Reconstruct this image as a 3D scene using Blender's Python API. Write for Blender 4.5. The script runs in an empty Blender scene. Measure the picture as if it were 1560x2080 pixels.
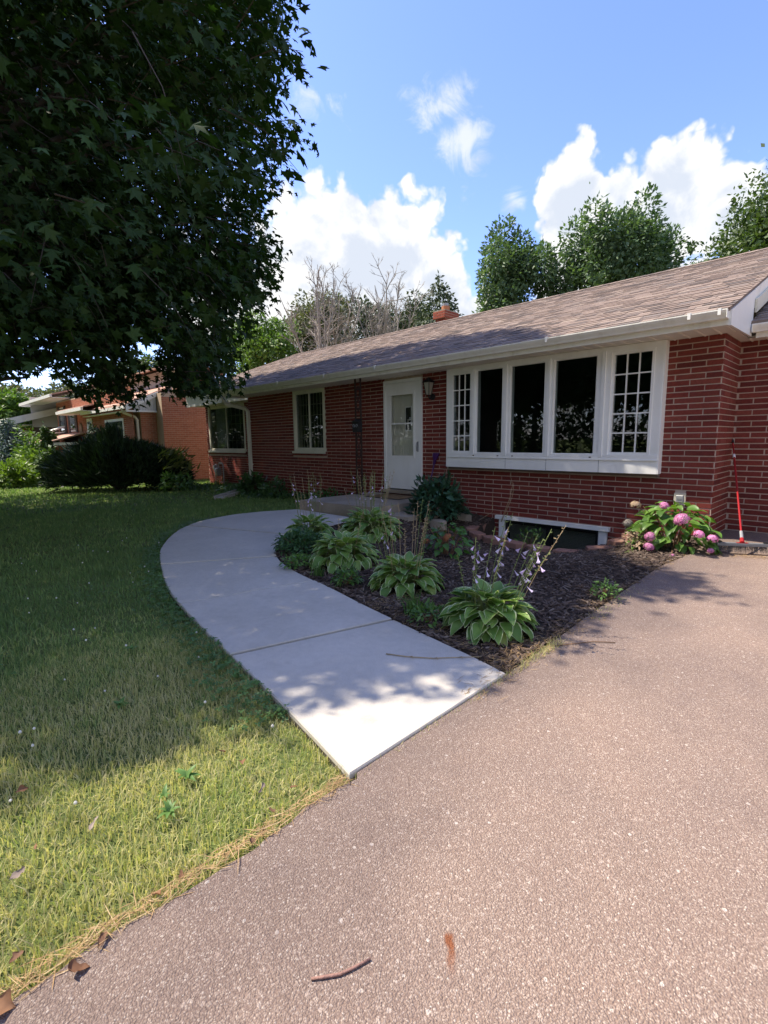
import bpy, math, random
import numpy as np
from mathutils import Vector, Matrix

SC = bpy.context.scene
COL = SC.collection
rng = np.random.default_rng(7)
random.seed(7)
R_ = math.radians

# ------------------------------------------------------------------ camera
CAM = np.array([1.358, -6.675, 1.186])
FPX, YAW, PIT, ROL = 1003.9, R_(-45.29), R_(8.305), R_(-0.6965)
_f = np.array([math.sin(YAW)*math.cos(PIT), math.cos(YAW)*math.cos(PIT), -math.sin(PIT)])
_r = np.array([math.cos(YAW), -math.sin(YAW), 0.0])
_u = np.cross(_r, _f)
_r2 = math.cos(ROL)*_r + math.sin(ROL)*_u
_u2 = -math.sin(ROL)*_r + math.cos(ROL)*_u
cam_data = bpy.data.cameras.new("camera")
cam_data.sensor_fit = 'HORIZONTAL'
cam_data.sensor_width = 36.0
cam_data.lens = 36.0*FPX/1560.0
cam_data.clip_start = 0.05
cam_data.clip_end = 2000
cam = bpy.data.objects.new("camera", cam_data)
COL.objects.link(cam)
M = Matrix.Identity(4)
for i in range(3):
    M[i][0], M[i][1], M[i][2], M[i][3] = _r2[i], _u2[i], -_f[i], CAM[i]
cam.matrix_world = M
SC.camera = cam

def ray(px, py):
    return _r2*((px-780)/FPX) - _u2*((py-1040)/FPX) + _f
def at(px, py, ax, val):
    """point of the scene seen at a photo position, on the plane axis=val"""
    d = ray(px, py)
    return CAM + d*((val-CAM[ax])/d[ax])
def at_d(px, py, dist):
    d = ray(px, py)
    return CAM + d*(dist/math.hypot(d[0], d[1]))
def proj(P):
    Q = np.atleast_2d(P) - CAM
    w = Q @ _f
    w2 = np.where(np.abs(w) < 1e-3, 1e-3, w)
    return 780+FPX*(Q@_r2)/w2, 1040-FPX*(Q@_u2)/w2, w

# ------------------------------------------------------------------ light, sky
SUN_EL = R_(58)
_h = np.array([-0.85, -0.53]); _h /= np.linalg.norm(_h)
SUN = np.array([_h[0]*math.cos(SUN_EL), _h[1]*math.cos(SUN_EL), math.sin(SUN_EL)])
ld = bpy.data.lights.new("sun", 'SUN')
ld.energy = 2.1
ld.angle = R_(0.53)
ld.color = (1.0, 0.90, 0.75)
sun = bpy.data.objects.new("sun", ld)
COL.objects.link(sun)
sun.rotation_euler = Vector(-SUN).to_track_quat('-Z', 'Y').to_euler()
sun.location = (-20, -15, 40)

SC.view_settings.view_transform = 'Standard'
SC.view_settings.look = 'None'
SC.view_settings.exposure = 2.15
SC.view_settings.gamma = 1.0
SC.view_settings.use_curve_mapping = False
SC.render.engine = 'CYCLES'
SC.cycles.use_denoising = True
SC.cycles.max_bounces = 8
SC.cycles.transparent_max_bounces = 12
SC.cycles.caustics_reflective = False
SC.cycles.caustics_refractive = False
SC.cycles.sample_clamp_indirect = 6.0

world = bpy.data.worlds.new("World")
SC.world = world
world.use_nodes = True
WN = world.node_tree.nodes; WL = world.node_tree.links
WN.clear()
world.cycles.sampling_method = 'MANUAL'; world.cycles.sample_map_resolution = 256

class NG:
    """small helper to chain shader nodes"""
    def __init__(self, nt): self.nt = nt; self.n = nt.nodes; self.l = nt.links
    def node(self, t, **kw):
        x = self.n.new(t)
        for k, v in kw.items(): setattr(x, k, v)
        return x
    def put(self, sock, v):
        if hasattr(v, 'is_output'): self.l.new(v, sock)
        elif v is not None: sock.default_value = v
    def m(self, op, a, b=None, c=None, clamp=False):
        x = self.node('ShaderNodeMath', operation=op); x.use_clamp = clamp
        self.put(x.inputs[0], a); self.put(x.inputs[1], b)
        if c is not None: self.put(x.inputs[2], c)
        return x.outputs[0]
    def v(self, op, a, b=None):
        x = self.node('ShaderNodeVectorMath', operation=op)
        self.put(x.inputs[0], a)
        if b is not None: self.put(x.inputs[1], b)
        return x.outputs['Value'] if op in ('LENGTH', 'DOT_PRODUCT', 'DISTANCE') else x.outputs[0]
    def noise(self, vec, scale, detail=4, rough=0.55, dist=0.0, out='Fac'):
        x = self.node('ShaderNodeTexNoise')
        self.put(x.inputs['Vector'], vec); self.put(x.inputs['Scale'], scale)
        self.put(x.inputs['Detail'], detail); self.put(x.inputs['Roughness'], rough); self.put(x.inputs['Distortion'], dist)
        return x.outputs[out]
    def voro(self, vec, scale, feature='F1', out='Distance', rnd=1.0):
        x = self.node('ShaderNodeTexVoronoi', feature=feature)
        self.put(x.inputs['Vector'], vec); self.put(x.inputs['Scale'], scale); self.put(x.inputs['Randomness'], rnd)
        return x.outputs[out]
    def ramp(self, fac, stops, interp='LINEAR'):
        x = self.node('ShaderNodeValToRGB'); x.color_ramp.interpolation = interp
        el = x.color_ramp.elements
        while len(el) < len(stops): el.new(0.5)
        for e, (p, c) in zip(el, stops):
            e.position = p; e.color = (*c, 1) if len(c) == 3 else c
        self.put(x.inputs[0], fac)
        return x.outputs[0]
    def mix(self, fac, a, b, mode='MIX'):
        x = self.node('ShaderNodeMix', data_type='RGBA', blend_type=mode)
        self.put(x.inputs['Factor'], fac)
        f4 = lambda c: (*c, 1) if isinstance(c, tuple) and len(c) == 3 else c
        self.put(x.inputs[6], f4(a)); self.put(x.inputs[7], f4(b))
        return x.outputs[2]
    def smooth(self, v, a, b):
        x = self.node('ShaderNodeMapRange', interpolation_type='SMOOTHSTEP')
        self.put(x.inputs[0], v); x.inputs[1].default_value = a; x.inputs[2].default_value = b
        return x.outputs[0]
    def bump(self, h, strength=0.3, dist=0.01, normal=None):
        x = self.node('ShaderNodeBump'); x.inputs['Strength'].default_value = strength; x.inputs['Distance'].default_value = dist
        self.put(x.inputs['Height'], h)
        if normal is not None: self.put(x.inputs['Normal'], normal)
        return x.outputs[0]

def build_world():
    g = NG(world.node_tree)
    sky = g.node('ShaderNodeTexSky', sky_type='NISHITA')
    sky.sun_disc = False
    sky.sun_elevation = SUN_EL
    sky.sun_rotation = math.atan2(SUN[0], SUN[1])
    sky.altitude = 200; sky.air_density = 1.0; sky.dust_density = 0.6; sky.ozone_density = 2.2
    tc = g.node('ShaderNodeTexCoord').outputs['Generated']
    d = g.v('NORMALIZE', tc)
    sep = g.node('ShaderNodeSeparateXYZ'); g.put(sep.inputs[0], d)
    az = g.m('ARCTAN2', sep.outputs[0], sep.outputs[1])         # 0 = +Y, positive to +X
    el = g.m('ARCSINE', sep.outputs[2])
    comb = g.node('ShaderNodeCombineXYZ'); g.put(comb.inputs[0], az); g.put(comb.inputs[1], el)
    uv = comb.outputs[0]
    # cumulus heaps: centre azimuth, elevation, half sizes (radians), all degrees below
    heaps = CLOUD_HEAPS
    f1 = g.noise(d, 9.0, 7, 0.56, 0.35)
    f2 = g.noise(d, 26.0, 5, 0.6, 0.2)
    dw = g.v('ADD', d, g.v('MULTIPLY', g.noise(d, 11.0, 4, 0.55, 0, 'Color'), (0.10, 0.10, 0.10)))
    b1 = g.m('SUBTRACT', 1.0, g.voro(dw, 13.0)); b2 = g.m('SUBTRACT', 1.0, g.voro(dw, 30.0)); b3 = g.m('SUBTRACT', 1.0, g.voro(dw, 66.0))
    bil = g.m('ADD', g.m('MULTIPLY', b1, 0.42), g.m('ADD', g.m('MULTIPLY', b2, 0.22), g.m('MULTIPLY', b3, 0.12)))     # cauliflower heads
    fb = g.m('ADD', g.m('MULTIPLY', f1, 0.30), g.m('ADD', g.m('MULTIPLY', f2, 0.10), g.m('MULTIPLY', bil, 0.85)))
    cov = None
    for (ca, ce, ra, re, amp) in heaps:
        q = g.v('SUBTRACT', uv, (R_(ca), R_(ce), 0.0))
        q = g.v('DIVIDE', q, (R_(ra), R_(re), 1.0))
        r = g.m('MULTIPLY', g.m('SUBTRACT', 1.0, g.v('LENGTH', q)), amp)
        cov = r if cov is None else g.m('MAXIMUM', cov, r)
    # unseen heaps over the rest of the sky, cover raised to brighten shade
    rest = g.noise(g.v('MULTIPLY', d, (1.0, 1.0, 1.9)), 2.3, 3, 0.5)
    rest = g.m('SUBTRACT', g.m('MULTIPLY', g.m('SUBTRACT', rest, 0.37), 4.5), g.m('MULTIPLY', g.m('ABSOLUTE', g.m('SUBTRACT', el, 0.40)), 0.9))
    away = g.smooth(g.m('ABSOLUTE', g.m('SUBTRACT', az, R_(-45))), R_(48), R_(62))
    rest = g.m('SUBTRACT', g.m('MULTIPLY', g.m('ADD', rest, 1.5), away), 1.5)
    cov = g.m('MAXIMUM', cov, rest)
    dens = g.m('ADD', g.m('MAXIMUM', cov, -1.5), g.m('MULTIPLY', g.m('SUBTRACT', fb, 0.565), 2.3))
    mask = g.smooth(dens, 0.0, 0.30)
    # thin wisps
    wis = None
    for (ca, ce, ra, re, amp) in CLOUD_WISPS:
        q = g.v('DIVIDE', g.v('SUBTRACT', uv, (R_(ca), R_(ce), 0.0)), (R_(ra), R_(re), 1.0))
        r = g.m('MULTIPLY', g.m('SUBTRACT', 1.0, g.v('LENGTH', q)), amp)
        wis = r if wis is None else g.m('MAXIMUM', wis, r)
    fw = g.noise(d, 17.0, 8, 0.62, 0.9)
    wm = g.m('MULTIPLY', g.smooth(g.m('ADD', wis, g.m('MULTIPLY', g.m('SUBTRACT', fw, 0.5), 3.4)), 0.1, 1.25), 0.72)
    mask = g.m('MAXIMUM', mask, wm)
    # body shading of the heaps: relief towards the sun and greyer thick parts
    sh = g.noise(g.v('ADD', d, (-0.035, -0.02, 0.05)), 9.0, 7, 0.56, 0.35)
    rel = g.m('ADD', g.m('MULTIPLY', g.m('SUBTRACT', f1, sh), 1.6), g.m('MULTIPLY', g.m('SUBTRACT', bil, 0.42), 0.7))
    thick = g.smooth(dens, 0.25, 1.3)
    big = g.noise(d, 5.0, 4, 0.5)
    lum = g.m('ADD', g.m('SUBTRACT', 1.0, g.m('MULTIPLY', thick, g.m('MULTIPLY', big, 0.72))), rel)
    lum = g.m('MINIMUM', g.m('MAXIMUM', lum, 0.62), 1.06)
    ccol = g.mix(g.smooth(lum, 0.6, 1.0), (0.70*CLOUD, 0.76*CLOUD, 0.87*CLOUD), (1.0*CLOUD, 1.0*CLOUD, 1.0*CLOUD))
    skyc = g.mix(1.0, sky.outputs[0], SKY_TINT, 'MULTIPLY')
    col = g.mix(mask, skyc, ccol)
    bg = g.node('ShaderNodeBackground'); g.put(bg.inputs[0], col); bg.inputs[1].default_value = SKY_STR
    out = g.node('ShaderNodeOutputWorld'); g.l.new(bg.outputs[0], out.inputs[0])

def _ae(px, py):
    d = ray(px, py); d = d/np.linalg.norm(d)
    return math.degrees(math.atan2(d[0], d[1])), math.degrees(math.asin(d[2]))
def _heap(px, py, rx, ry, amp):
    a, e = _ae(px, py)
    a1, _ = _ae(px+rx, py); _, e1 = _ae(px, py-ry)
    return (a, e, abs(a1-a), abs(e1-e), amp)
CLOUD_HEAPS = [_heap(*h) for h in [
    (620, 545, 210, 190, 1.5), (760, 560, 190, 215, 1.6), (880, 590, 90, 110, 1.4), (520, 600, 220, 190, 1.3), (740, 690, 300, 120, 1.2), (960, 650, 60, 60, 1.0),
    (1165, 430, 95, 150, 1.6), (1250, 400, 60, 90, 1.2), (1180, 560, 130, 110, 1.3), (1380, 420, 130, 160, 1.7), (1470, 430, 130, 130, 1.5), (1600, 470, 170, 190, 1.5), (1420, 600, 260, 120, 1.3)]]
CLOUD_WISPS = [_heap(*h) for h in [(890, 220, 75, 70, 1.3), (930, 280, 75, 80, 1.4), (970, 325, 60, 40, 1.0), (945, 405, 22, 30, 0.8), (1040, 400, 30, 30, 0.7), (625, 200, 60, 60, 0.45), (840, 190, 40, 30, 0.5)]]
SKY_STR = 0.15
CLOUD = 1.66
SKY_TINT = (0.41, 0.415, 0.56)
build_world()

# ------------------------------------------------------------------ materials
MATS = {}
def shader(name):
    m = bpy.data.materials.new(name); m.use_nodes = True
    nt = m.node_tree; nt.nodes.clear()
    g = NG(nt)
    out = g.node('ShaderNodeOutputMaterial')
    MATS[name] = m
    return m, g, out
def principled(g, out, base, rough=0.6, normal=None, spec=0.4, metal=0.0, **kw):
    p = g.node('ShaderNodeBsdfPrincipled')
    f4 = (*base, 1) if isinstance(base, tuple) and len(base) == 3 else base
    g.put(p.inputs['Base Color'], f4); g.put(p.inputs['Roughness'], rough)
    p.inputs['Specular IOR Level'].default_value = spec; p.inputs['Metallic'].default_value = metal
    if normal is not None: g.put(p.inputs['Normal'], normal)
    for k, v in kw.items(): g.put(p.inputs[k], v)
    if out is not None: g.l.new(p.outputs[0], out.inputs[0])
    return p
def pos(g): return g.node('ShaderNodeNewGeometry').outputs['Position']
def island(g): return g.node('ShaderNodeNewGeometry').outputs['Random Per Island']
def objrnd(g): return g.node('ShaderNodeObjectInfo').outputs['Random']

def simple(name, col, rough=0.6, var=0.12, scale=8.0, bump=0.0, bscale=60.0, spec=0.4, metal=0.0, dirt=None):
    m, g, out = shader(name)
    p = pos(g)
    n = g.noise(p, scale, 5, 0.6)
    k = g.m('ADD', 1.0-var, g.m('MULTIPLY', n, 2*var))
    c = g.mix(1.0, (*col, 1), g.node_rgb(k) if hasattr(g, 'node_rgb') else k, 'MULTIPLY')
    if dirt:
        dn = g.noise(g.v('MULTIPLY', p, (1, 1, 0.35)), dirt[1], 6, 0.65)
        c = g.mix(g.m('MULTIPLY', g.smooth(dn, 0.48, 0.75), dirt[2]), c, (*dirt[0], 1))
    nb = g.bump(g.noise(p, bscale, 3, 0.6), bump, 0.01) if bump else None
    principled(g, out, c, rough, nb, spec, metal)
    return m

def leafmat(name, cols, rough=0.5, trans=0.3, tcol=None, rnd='island', spec=0.35, vary=0.25):
    """two-sided leaf: cols = list of colours picked at random per leaf"""
    m, g, out = shader(name)
    r = island(g) if rnd == 'island' else objrnd(g)
    st = [(i/max(1, len(cols)-1), c) for i, c in enumerate(cols)]
    c = g.ramp(r, st)
    n = g.noise(pos(g), 1.6, 3, 0.5)
    c = g.mix(1.0, c, g.ramp(n, [(0.3, (1-vary,)*3), (0.7, (1+vary,)*3)]), 'MULTIPLY')
    p = principled(g, None, c, rough, None, spec)
    t = g.node('ShaderNodeBsdfTranslucent')
    g.put(t.inputs[0], g.mix(1.0, c, (*(tcol or (1.3, 1.5, 0.5)), 1), 'MULTIPLY'))
    mx = g.node('ShaderNodeMixShader'); mx.inputs[0].default_value = trans
    g.l.new(p.outputs[0], mx.inputs[1]); g.l.new(t.outputs[0], mx.inputs[2]); g.l.new(mx.outputs[0], out.inputs[0])
    return m

def brickmat(name, cols, rnd):
    m, g, out = shader(name)
    r = island(g) if rnd == 'island' else objrnd(g)
    c = g.ramp(r, [(i/(len(cols)-1), k) for i, k in enumerate(cols)])
    p = pos(g)
    n = g.noise(p, 45, 5, 0.65)
    c = g.mix(1.0, c, g.ramp(n, [(0.25, (0.72,)*3), (0.75, (1.25,)*3)]), 'MULTIPLY')
    st = g.smooth(g.noise(p, 2.2, 5, 0.65), 0.56, 0.74)          # old pale bloom on some bricks
    c = g.mix(g.m('MULTIPLY', st, 0.16), c, (0.34, 0.17, 0.13, 1))
    rake = g.noise(g.v('MULTIPLY', p, (260, 260, 14)), 1.0, 2, 0.5)   # wire-cut face
    nb = g.bump(g.m('ADD', g.m('MULTIPLY', n, 0.6), g.m('MULTIPLY', rake, 0.5)), 0.35, 0.006)
    principled(g, out, c, 0.82, nb, 0.25)
    return m

BR = [(0.108, 0.021, 0.018), (0.168, 0.032, 0.025), (0.200, 0.041, 0.030), (0.135, 0.026, 0.021), (0.220, 0.055, 0.040), (0.158, 0.029, 0.023)]
brickmat('brick_each', BR, 'obj'); brickmat('brick_all', BR, 'island')
NB = [(0.31, 0.110, 0.065), (0.40, 0.150, 0.09), (0.35, 0.125, 0.075), (0.43, 0.175, 0.11)]
brickmat('tan_brick_each', NB, 'obj'); brickmat('tan_brick_all', NB, 'island')
simple('mortar', (0.47, 0.365, 0.30), 0.95, 0.18, 14, 0.4, 120, 0.1)
simple('tan_mortar', (0.46, 0.35, 0.26), 0.95, 0.15, 10, 0.0, 60, 0.1)
simple('foundation', (0.22, 0.20, 0.18), 0.95, 0.25, 6, 0.4, 50, 0.1)
simple('white_paint', (0.80, 0.80, 0.78), 0.45, 0.05, 5, 0.05, 40, 0.4, 0, ((0.52, 0.50, 0.44), 2.5, 0.25))
simple('cream_paint', (0.66, 0.64, 0.54), 0.5, 0.07, 5, 0.06, 40, 0.4, 0, ((0.36, 0.34, 0.27), 3.5, 0.4))
simple('gutter_white', (0.80, 0.79, 0.74), 0.4, 0.06, 6, 0.0, 40, 0.5, 0, ((0.40, 0.36, 0.27), 5.0, 0.38))
simple('soffit_white', (0.70, 0.67, 0.62), 0.55, 0.05, 6)
simple('black_iron', (0.012, 0.011, 0.013), 0.45, 0.3, 20)
simple('brown_iron', (0.030, 0.014, 0.012), 0.5, 0.3, 20)
simple('grey_metal', (0.30, 0.31, 0.32), 0.45, 0.1, 20, 0, 40, 0.5, 0.3)
simple('red_plastic', (0.30, 0.015, 0.018), 0.35, 0.08, 12)
simple('black_plastic', (0.02, 0.02, 0.022), 0.45, 0.2, 20)
simple('grey_plastic', (0.16, 0.165, 0.17), 0.5, 0.12, 20)
simple('beige_plastic', (0.50, 0.46, 0.38), 0.5, 0.08, 20)
simple('purple_plastic', (0.052, 0.014, 0.085), 0.4, 0.15, 12)
simple('bristle', (0.055, 0.052, 0.05), 0.7, 0.35, 30)
simple('coir', (0.20, 0.13, 0.065), 0.95, 0.35, 60, 0.6, 150)
simple('clay_flue', (0.42, 0.17, 0.085), 0.85, 0.15, 8)
simple('bark', (0.060, 0.048, 0.040), 0.95, 0.35, 9, 0.8, 22)
simple('grey_bark', (0.30, 0.265, 0.235), 0.95, 0.25, 9, 0.5, 22)
simple('dry_stem', (0.36, 0.27, 0.15), 0.8, 0.25, 25)
simple('green_stem', (0.15, 0.20, 0.055), 0.6, 0.25, 25)
simple('brown_stem', (0.17, 0.095, 0.05), 0.8, 0.25, 25)
simple('twig', (0.26, 0.145, 0.115), 0.75, 0.3, 60, 0.5, 150)
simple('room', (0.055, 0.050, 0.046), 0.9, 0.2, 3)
simple('lamp_glass', (0.34, 0.32, 0.27), 0.3, 0.1, 10)
simple('wood_dark', (0.085, 0.045, 0.022), 0.5, 0.25, 10)
simple('curtain', (0.42, 0.40, 0.36), 0.9, 0.12, 4)
simple('edging_stone', (0.30, 0.165, 0.125), 0.92, 0.22, 12, 0.6, 70, 0.2)
simple('soil', (0.045, 0.033, 0.025), 0.98, 0.4, 9, 0.9, 50, 0.1)
simple('siding', (0.55, 0.56, 0.55), 0.6, 0.08, 3)
simple('shutter_brown', (0.06, 0.045, 0.042), 0.6, 0.1, 10)
simple('far_wood', (0.14, 0.11, 0.09), 0.9, 0.2, 4)
simple('rust', (0.32, 0.10, 0.025), 0.9, 0.3, 40)

def glass(name, tint=(0.9, 0.95, 0.93)):
    m, g, out = shader(name)
    ge = g.node('ShaderNodeNewGeometry')
    cosi = g.m('ABSOLUTE', g.v('DOT_PRODUCT', ge.outputs['Normal'], ge.outputs['Incoming']))
    fr = g.m('ADD', 0.045, g.m('MULTIPLY', 0.955, g.m('POWER', g.m('SUBTRACT', 1.0, cosi, clamp=True), 5.0)))
    wob = g.bump(g.noise(pos(g), 1.3, 2, 0.5), 0.04, 0.05)
    gl = g.node('ShaderNodeBsdfGlossy'); gl.inputs['Roughness'].default_value = 0.015
    g.put(gl.inputs['Normal'], wob)
    tr = g.node('ShaderNodeBsdfTransparent'); tr.inputs[0].default_value = (*tint, 1)
    mx = g.node('ShaderNodeMixShader')
    g.put(mx.inputs[0], g.m('MULTIPLY', fr, 1.4, clamp=True))
    g.l.new(tr.outputs[0], mx.inputs[1]); g.l.new(gl.outputs[0], mx.inputs[2]); g.l.new(mx.outputs[0], out.inputs[0])
    return m
glass('glass', (0.72, 0.76, 0.76)); glass('storm_glass', (0.95, 0.96, 0.95)); glass('far_glass', (0.45, 0.48, 0.5))

def mat_driveway():
    m, g, out = shader('aggregate')
    p = pos(g)
    pw = g.v('ADD', p, g.v('MULTIPLY', g.noise(p, 60, 2, 0.5, 0, 'Color'), (0.008, 0.008, 0.0)))
    v1 = g.node('ShaderNodeTexVoronoi'); g.put(v1.inputs['Vector'], pw); v1.inputs['Scale'].default_value = 235
    v2 = g.node('ShaderNodeTexVoronoi'); g.put(v2.inputs['Vector'], pw); v2.inputs['Scale'].default_value = 70
    sr = g.node('ShaderNodeSeparateColor'); g.put(sr.inputs[0], v1.outputs['Color'])
    sr2 = g.node('ShaderNodeSeparateColor'); g.put(sr2.inputs[0], v2.outputs['Color'])
    stone = g.ramp(sr.outputs[0], [(0.0, (0.180, 0.128, 0.103)), (0.34, (0.235, 0.170, 0.137)), (0.60, (0.285, 0.212, 0.172)), (0.82, (0.350, 0.270, 0.221)), (0.96, (0.47, 0.385, 0.32)), (1.0, (0.60, 0.53, 0.46))])
    stone = g.mix(0.28, stone, (0.31, 0.232, 0.186, 1))
    binder = g.smooth(v1.outputs['Distance'], 0.42, 0.72)
    c = g.mix(g.m('MULTIPLY', binder, 0.75), stone, (0.20, 0.138, 0.110, 1))
    big = g.m('MULTIPLY', g.m('GREATER_THAN', sr2.outputs[1], 0.94), g.m('LESS_THAN', v2.outputs['Distance'], 0.36))
    c = g.mix(g.m('MULTIPLY', big, 0.45), c, g.ramp(sr2.outputs[0], [(0, (0.48, 0.37, 0.31)), (0.7, (0.62, 0.53, 0.45)), (1, (0.80, 0.75, 0.68))]))
    lo = g.noise(p, 0.8, 5, 0.6)
    c = g.mix(1.0, c, g.ramp(g.m('ADD', g.m('MULTIPLY', lo, 0.6), g.m('MULTIPLY', g.noise(p, 2.6, 6, 0.7, 0.6), 0.4)), [(0.36, (0.80, 0.80, 0.83)), (0.5, (1.0, 1.0, 1.0)), (0.66, (1.12, 1.10, 1.07))]), 'MULTIPLY')
    sx = g.node('ShaderNodeSeparateXYZ'); g.put(sx.inputs[0], p)      # darker, greyer rim along the lawn
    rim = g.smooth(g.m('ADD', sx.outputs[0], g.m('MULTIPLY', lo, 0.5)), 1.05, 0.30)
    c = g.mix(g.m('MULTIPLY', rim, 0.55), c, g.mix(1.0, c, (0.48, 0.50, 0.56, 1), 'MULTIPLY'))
    # rust mark left by something that lay there
    sep = g.node('ShaderNodeSeparateXYZ'); g.put(sep.inputs[0], g.v('ADD', p, g.v('MULTIPLY', g.noise(p, 30, 3, 0.6, 0, 'Color'), (0.02, 0.02, 0))))
    a, b = at(913, 1900, 2, 0), at(917, 1975, 2, 0)
    L = math.hypot(b[0]-a[0], b[1]-a[1]); ux, uy = (b[0]-a[0])/L, (b[1]-a[1])/L
    dx = g.m('SUBTRACT', sep.outputs[0], a[0]+0.01); dy = g.m('SUBTRACT', sep.outputs[1], a[1]+0.01)
    al = g.m('ADD', g.m('MULTIPLY', dx, ux), g.m('MULTIPLY', dy, uy))
    ac = g.m('ABSOLUTE', g.m('SUBTRACT', g.m('MULTIPLY', dx, uy), g.m('MULTIPLY', dy, ux)))
    wgt = g.m('MULTIPLY', g.smooth(ac, 0.013, 0.004), g.m('MULTIPLY', g.smooth(al, -0.012, 0.004), g.smooth(al, L+0.03, L*0.2)))
    c = g.mix(g.m('MULTIPLY', wgt, 0.85), c, (0.20, 0.055, 0.012, 1))
    h = g.m('SUBTRACT', 1.0, v1.outputs['Distance'])
    nb = g.bump(g.m('ADD', h, g.m('MULTIPLY', g.noise(p, 400, 2, 0.5), 0.3)), 0.75, 0.006)
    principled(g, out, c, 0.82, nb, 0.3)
mat_driveway()

def mat_concrete(name, base, dirt=0.2):
    m, g, out = shader(name)
    p = pos(g)
    f = g.noise(p, 260, 3, 0.65); mid = g.noise(p, 22, 5, 0.6); lo = g.noise(p, 1.7, 5, 0.6)
    c = g.mix(1.0, (*base, 1), g.ramp(f, [(0.25, (0.72,)*3), (0.75, (1.22,)*3)]), 'MULTIPLY')
    c = g.mix(1.0, c, g.ramp(mid, [(0.3, (0.94,)*3), (0.7, (1.05,)*3)]), 'MULTIPLY')
    c = g.mix(1.0, c, g.ramp(lo, [(0.3, (1-dirt, 1-dirt, 1-dirt*1.1)), (0.65, (1.05,)*3)]), 'MULTIPLY')
    st = g.smooth(g.noise(p, 3.1, 6, 0.7, 0.8), 0.55, 0.72)
    c = g.mix(g.m('MULTIPLY', st, 0.16), c, (0.20, 0.18, 0.15, 1))
    pit = g.smooth(g.voro(p, 30), 0.06, 0.02)
    c = g.mix(g.m('MULTIPLY', pit, 0.35), c, (0.12, 0.11, 0.10, 1))
    nb = g.bump(g.m('ADD', f, mid), 0.3, 0.004)
    principled(g, out, c, 0.88, nb, 0.25)
mat_concrete('concrete', (0.49, 0.455, 0.40), 0.10)
mat_concrete('old_concrete', (0.37, 0.315, 0.25), 0.3)

def shinglemat(name, rnd):
    m, g, out = shader(name)
    r = island(g) if rnd == 'island' else objrnd(g)
    c = g.ramp(r, [(0.0, (0.115, 0.095, 0.086)), (0.2, (0.185, 0.143, 0.122)), (0.45, (0.250, 0.192, 0.160)), (0.7, (0.210, 0.158, 0.131)), (0.88, (0.275, 0.217, 0.179)), (1.0, (0.145, 0.124, 0.115))])
    p = pos(g)
    n = g.noise(p, 320, 3, 0.7); lo = g.noise(p, 1.3, 4, 0.6)
    c = g.mix(1.0, c, g.ramp(n, [(0.25, (0.6,)*3), (0.75, (1.4,)*3)]), 'MULTIPLY')
    c = g.mix(1.0, c, g.ramp(lo, [(0.3, (0.88,)*3), (0.7, (1.1,)*3)]), 'MULTIPLY')
    principled(g, out, c, 0.93, g.bump(n, 0.5, 0.004), 0.2)
shinglemat('shingle_each', 'obj'); shinglemat('shingle_all', 'island')

def mat_grass():
    m, g, out = shader('grass_blade')
    p = pos(g)
    r = island(g)
    lo = g.noise(p, 1.1, 4, 0.6)
    patch = g.noise(p, 3.4, 4, 0.6)
    # drier turf towards the drive, exaggerated to paint in the sunlit brightness
    sep = g.node('ShaderNodeSeparateXYZ'); g.put(sep.inputs[0], p)
    near = g.smooth(sep.outputs[0], -3.0, -0.6)
    dry = g.m('ADD', g.m('MULTIPLY', near, 0.78), g.m('MULTIPLY', g.m('SUBTRACT', patch, 0.45), 1.15))
    k = g.m('ADD', dry, g.m('MULTIPLY', g.m('SUBTRACT', r, 0.5), 0.7), clamp=True)
    c = g.ramp(k, [(0.0, (0.135, 0.225, 0.075)), (0.28, (0.215, 0.315, 0.105)), (0.5, (0.345, 0.400, 0.150)), (0.75, (0.51, 0.490, 0.215)), (1.0, (0.62, 0.550, 0.310))])
    c = g.mix(1.0, c, g.ramp(lo, [(0.3, (0.86,)*3), (0.7, (1.12,)*3)]), 'MULTIPLY')
    pr = principled(g, None, c, 0.55, None, 0.3)
    t = g.node('ShaderNodeBsdfTranslucent'); g.put(t.inputs[0], g.mix(1.0, c, (1.1, 1.2, 0.6, 1), 'MULTIPLY'))
    mx = g.node('ShaderNodeMixShader'); mx.inputs[0].default_value = 0.38
    g.l.new(pr.outputs[0], mx.inputs[1]); g.l.new(t.outputs[0], mx.inputs[2]); g.l.new(mx.outputs[0], out.inputs[0])
mat_grass()
def mat_lawn():
    m, g, out = shader('turf')
    p = pos(g)
    a = g.noise(p, 38, 6, 0.7); b = g.noise(p, 1.2, 5, 0.6)
    c = g.ramp(a, [(0.25, (0.075, 0.105, 0.036)), (0.5, (0.125, 0.165, 0.055)), (0.8, (0.205, 0.225, 0.085))])
    c = g.mix(1.0, c, g.ramp(b, [(0.3, (0.8, 0.85, 0.8)), (0.7, (1.2, 1.12, 1.1))]), 'MULTIPLY')
    principled(g, out, c, 0.95, g.bump(a, 0.9, 0.03), 0.1)
mat_lawn()

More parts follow.
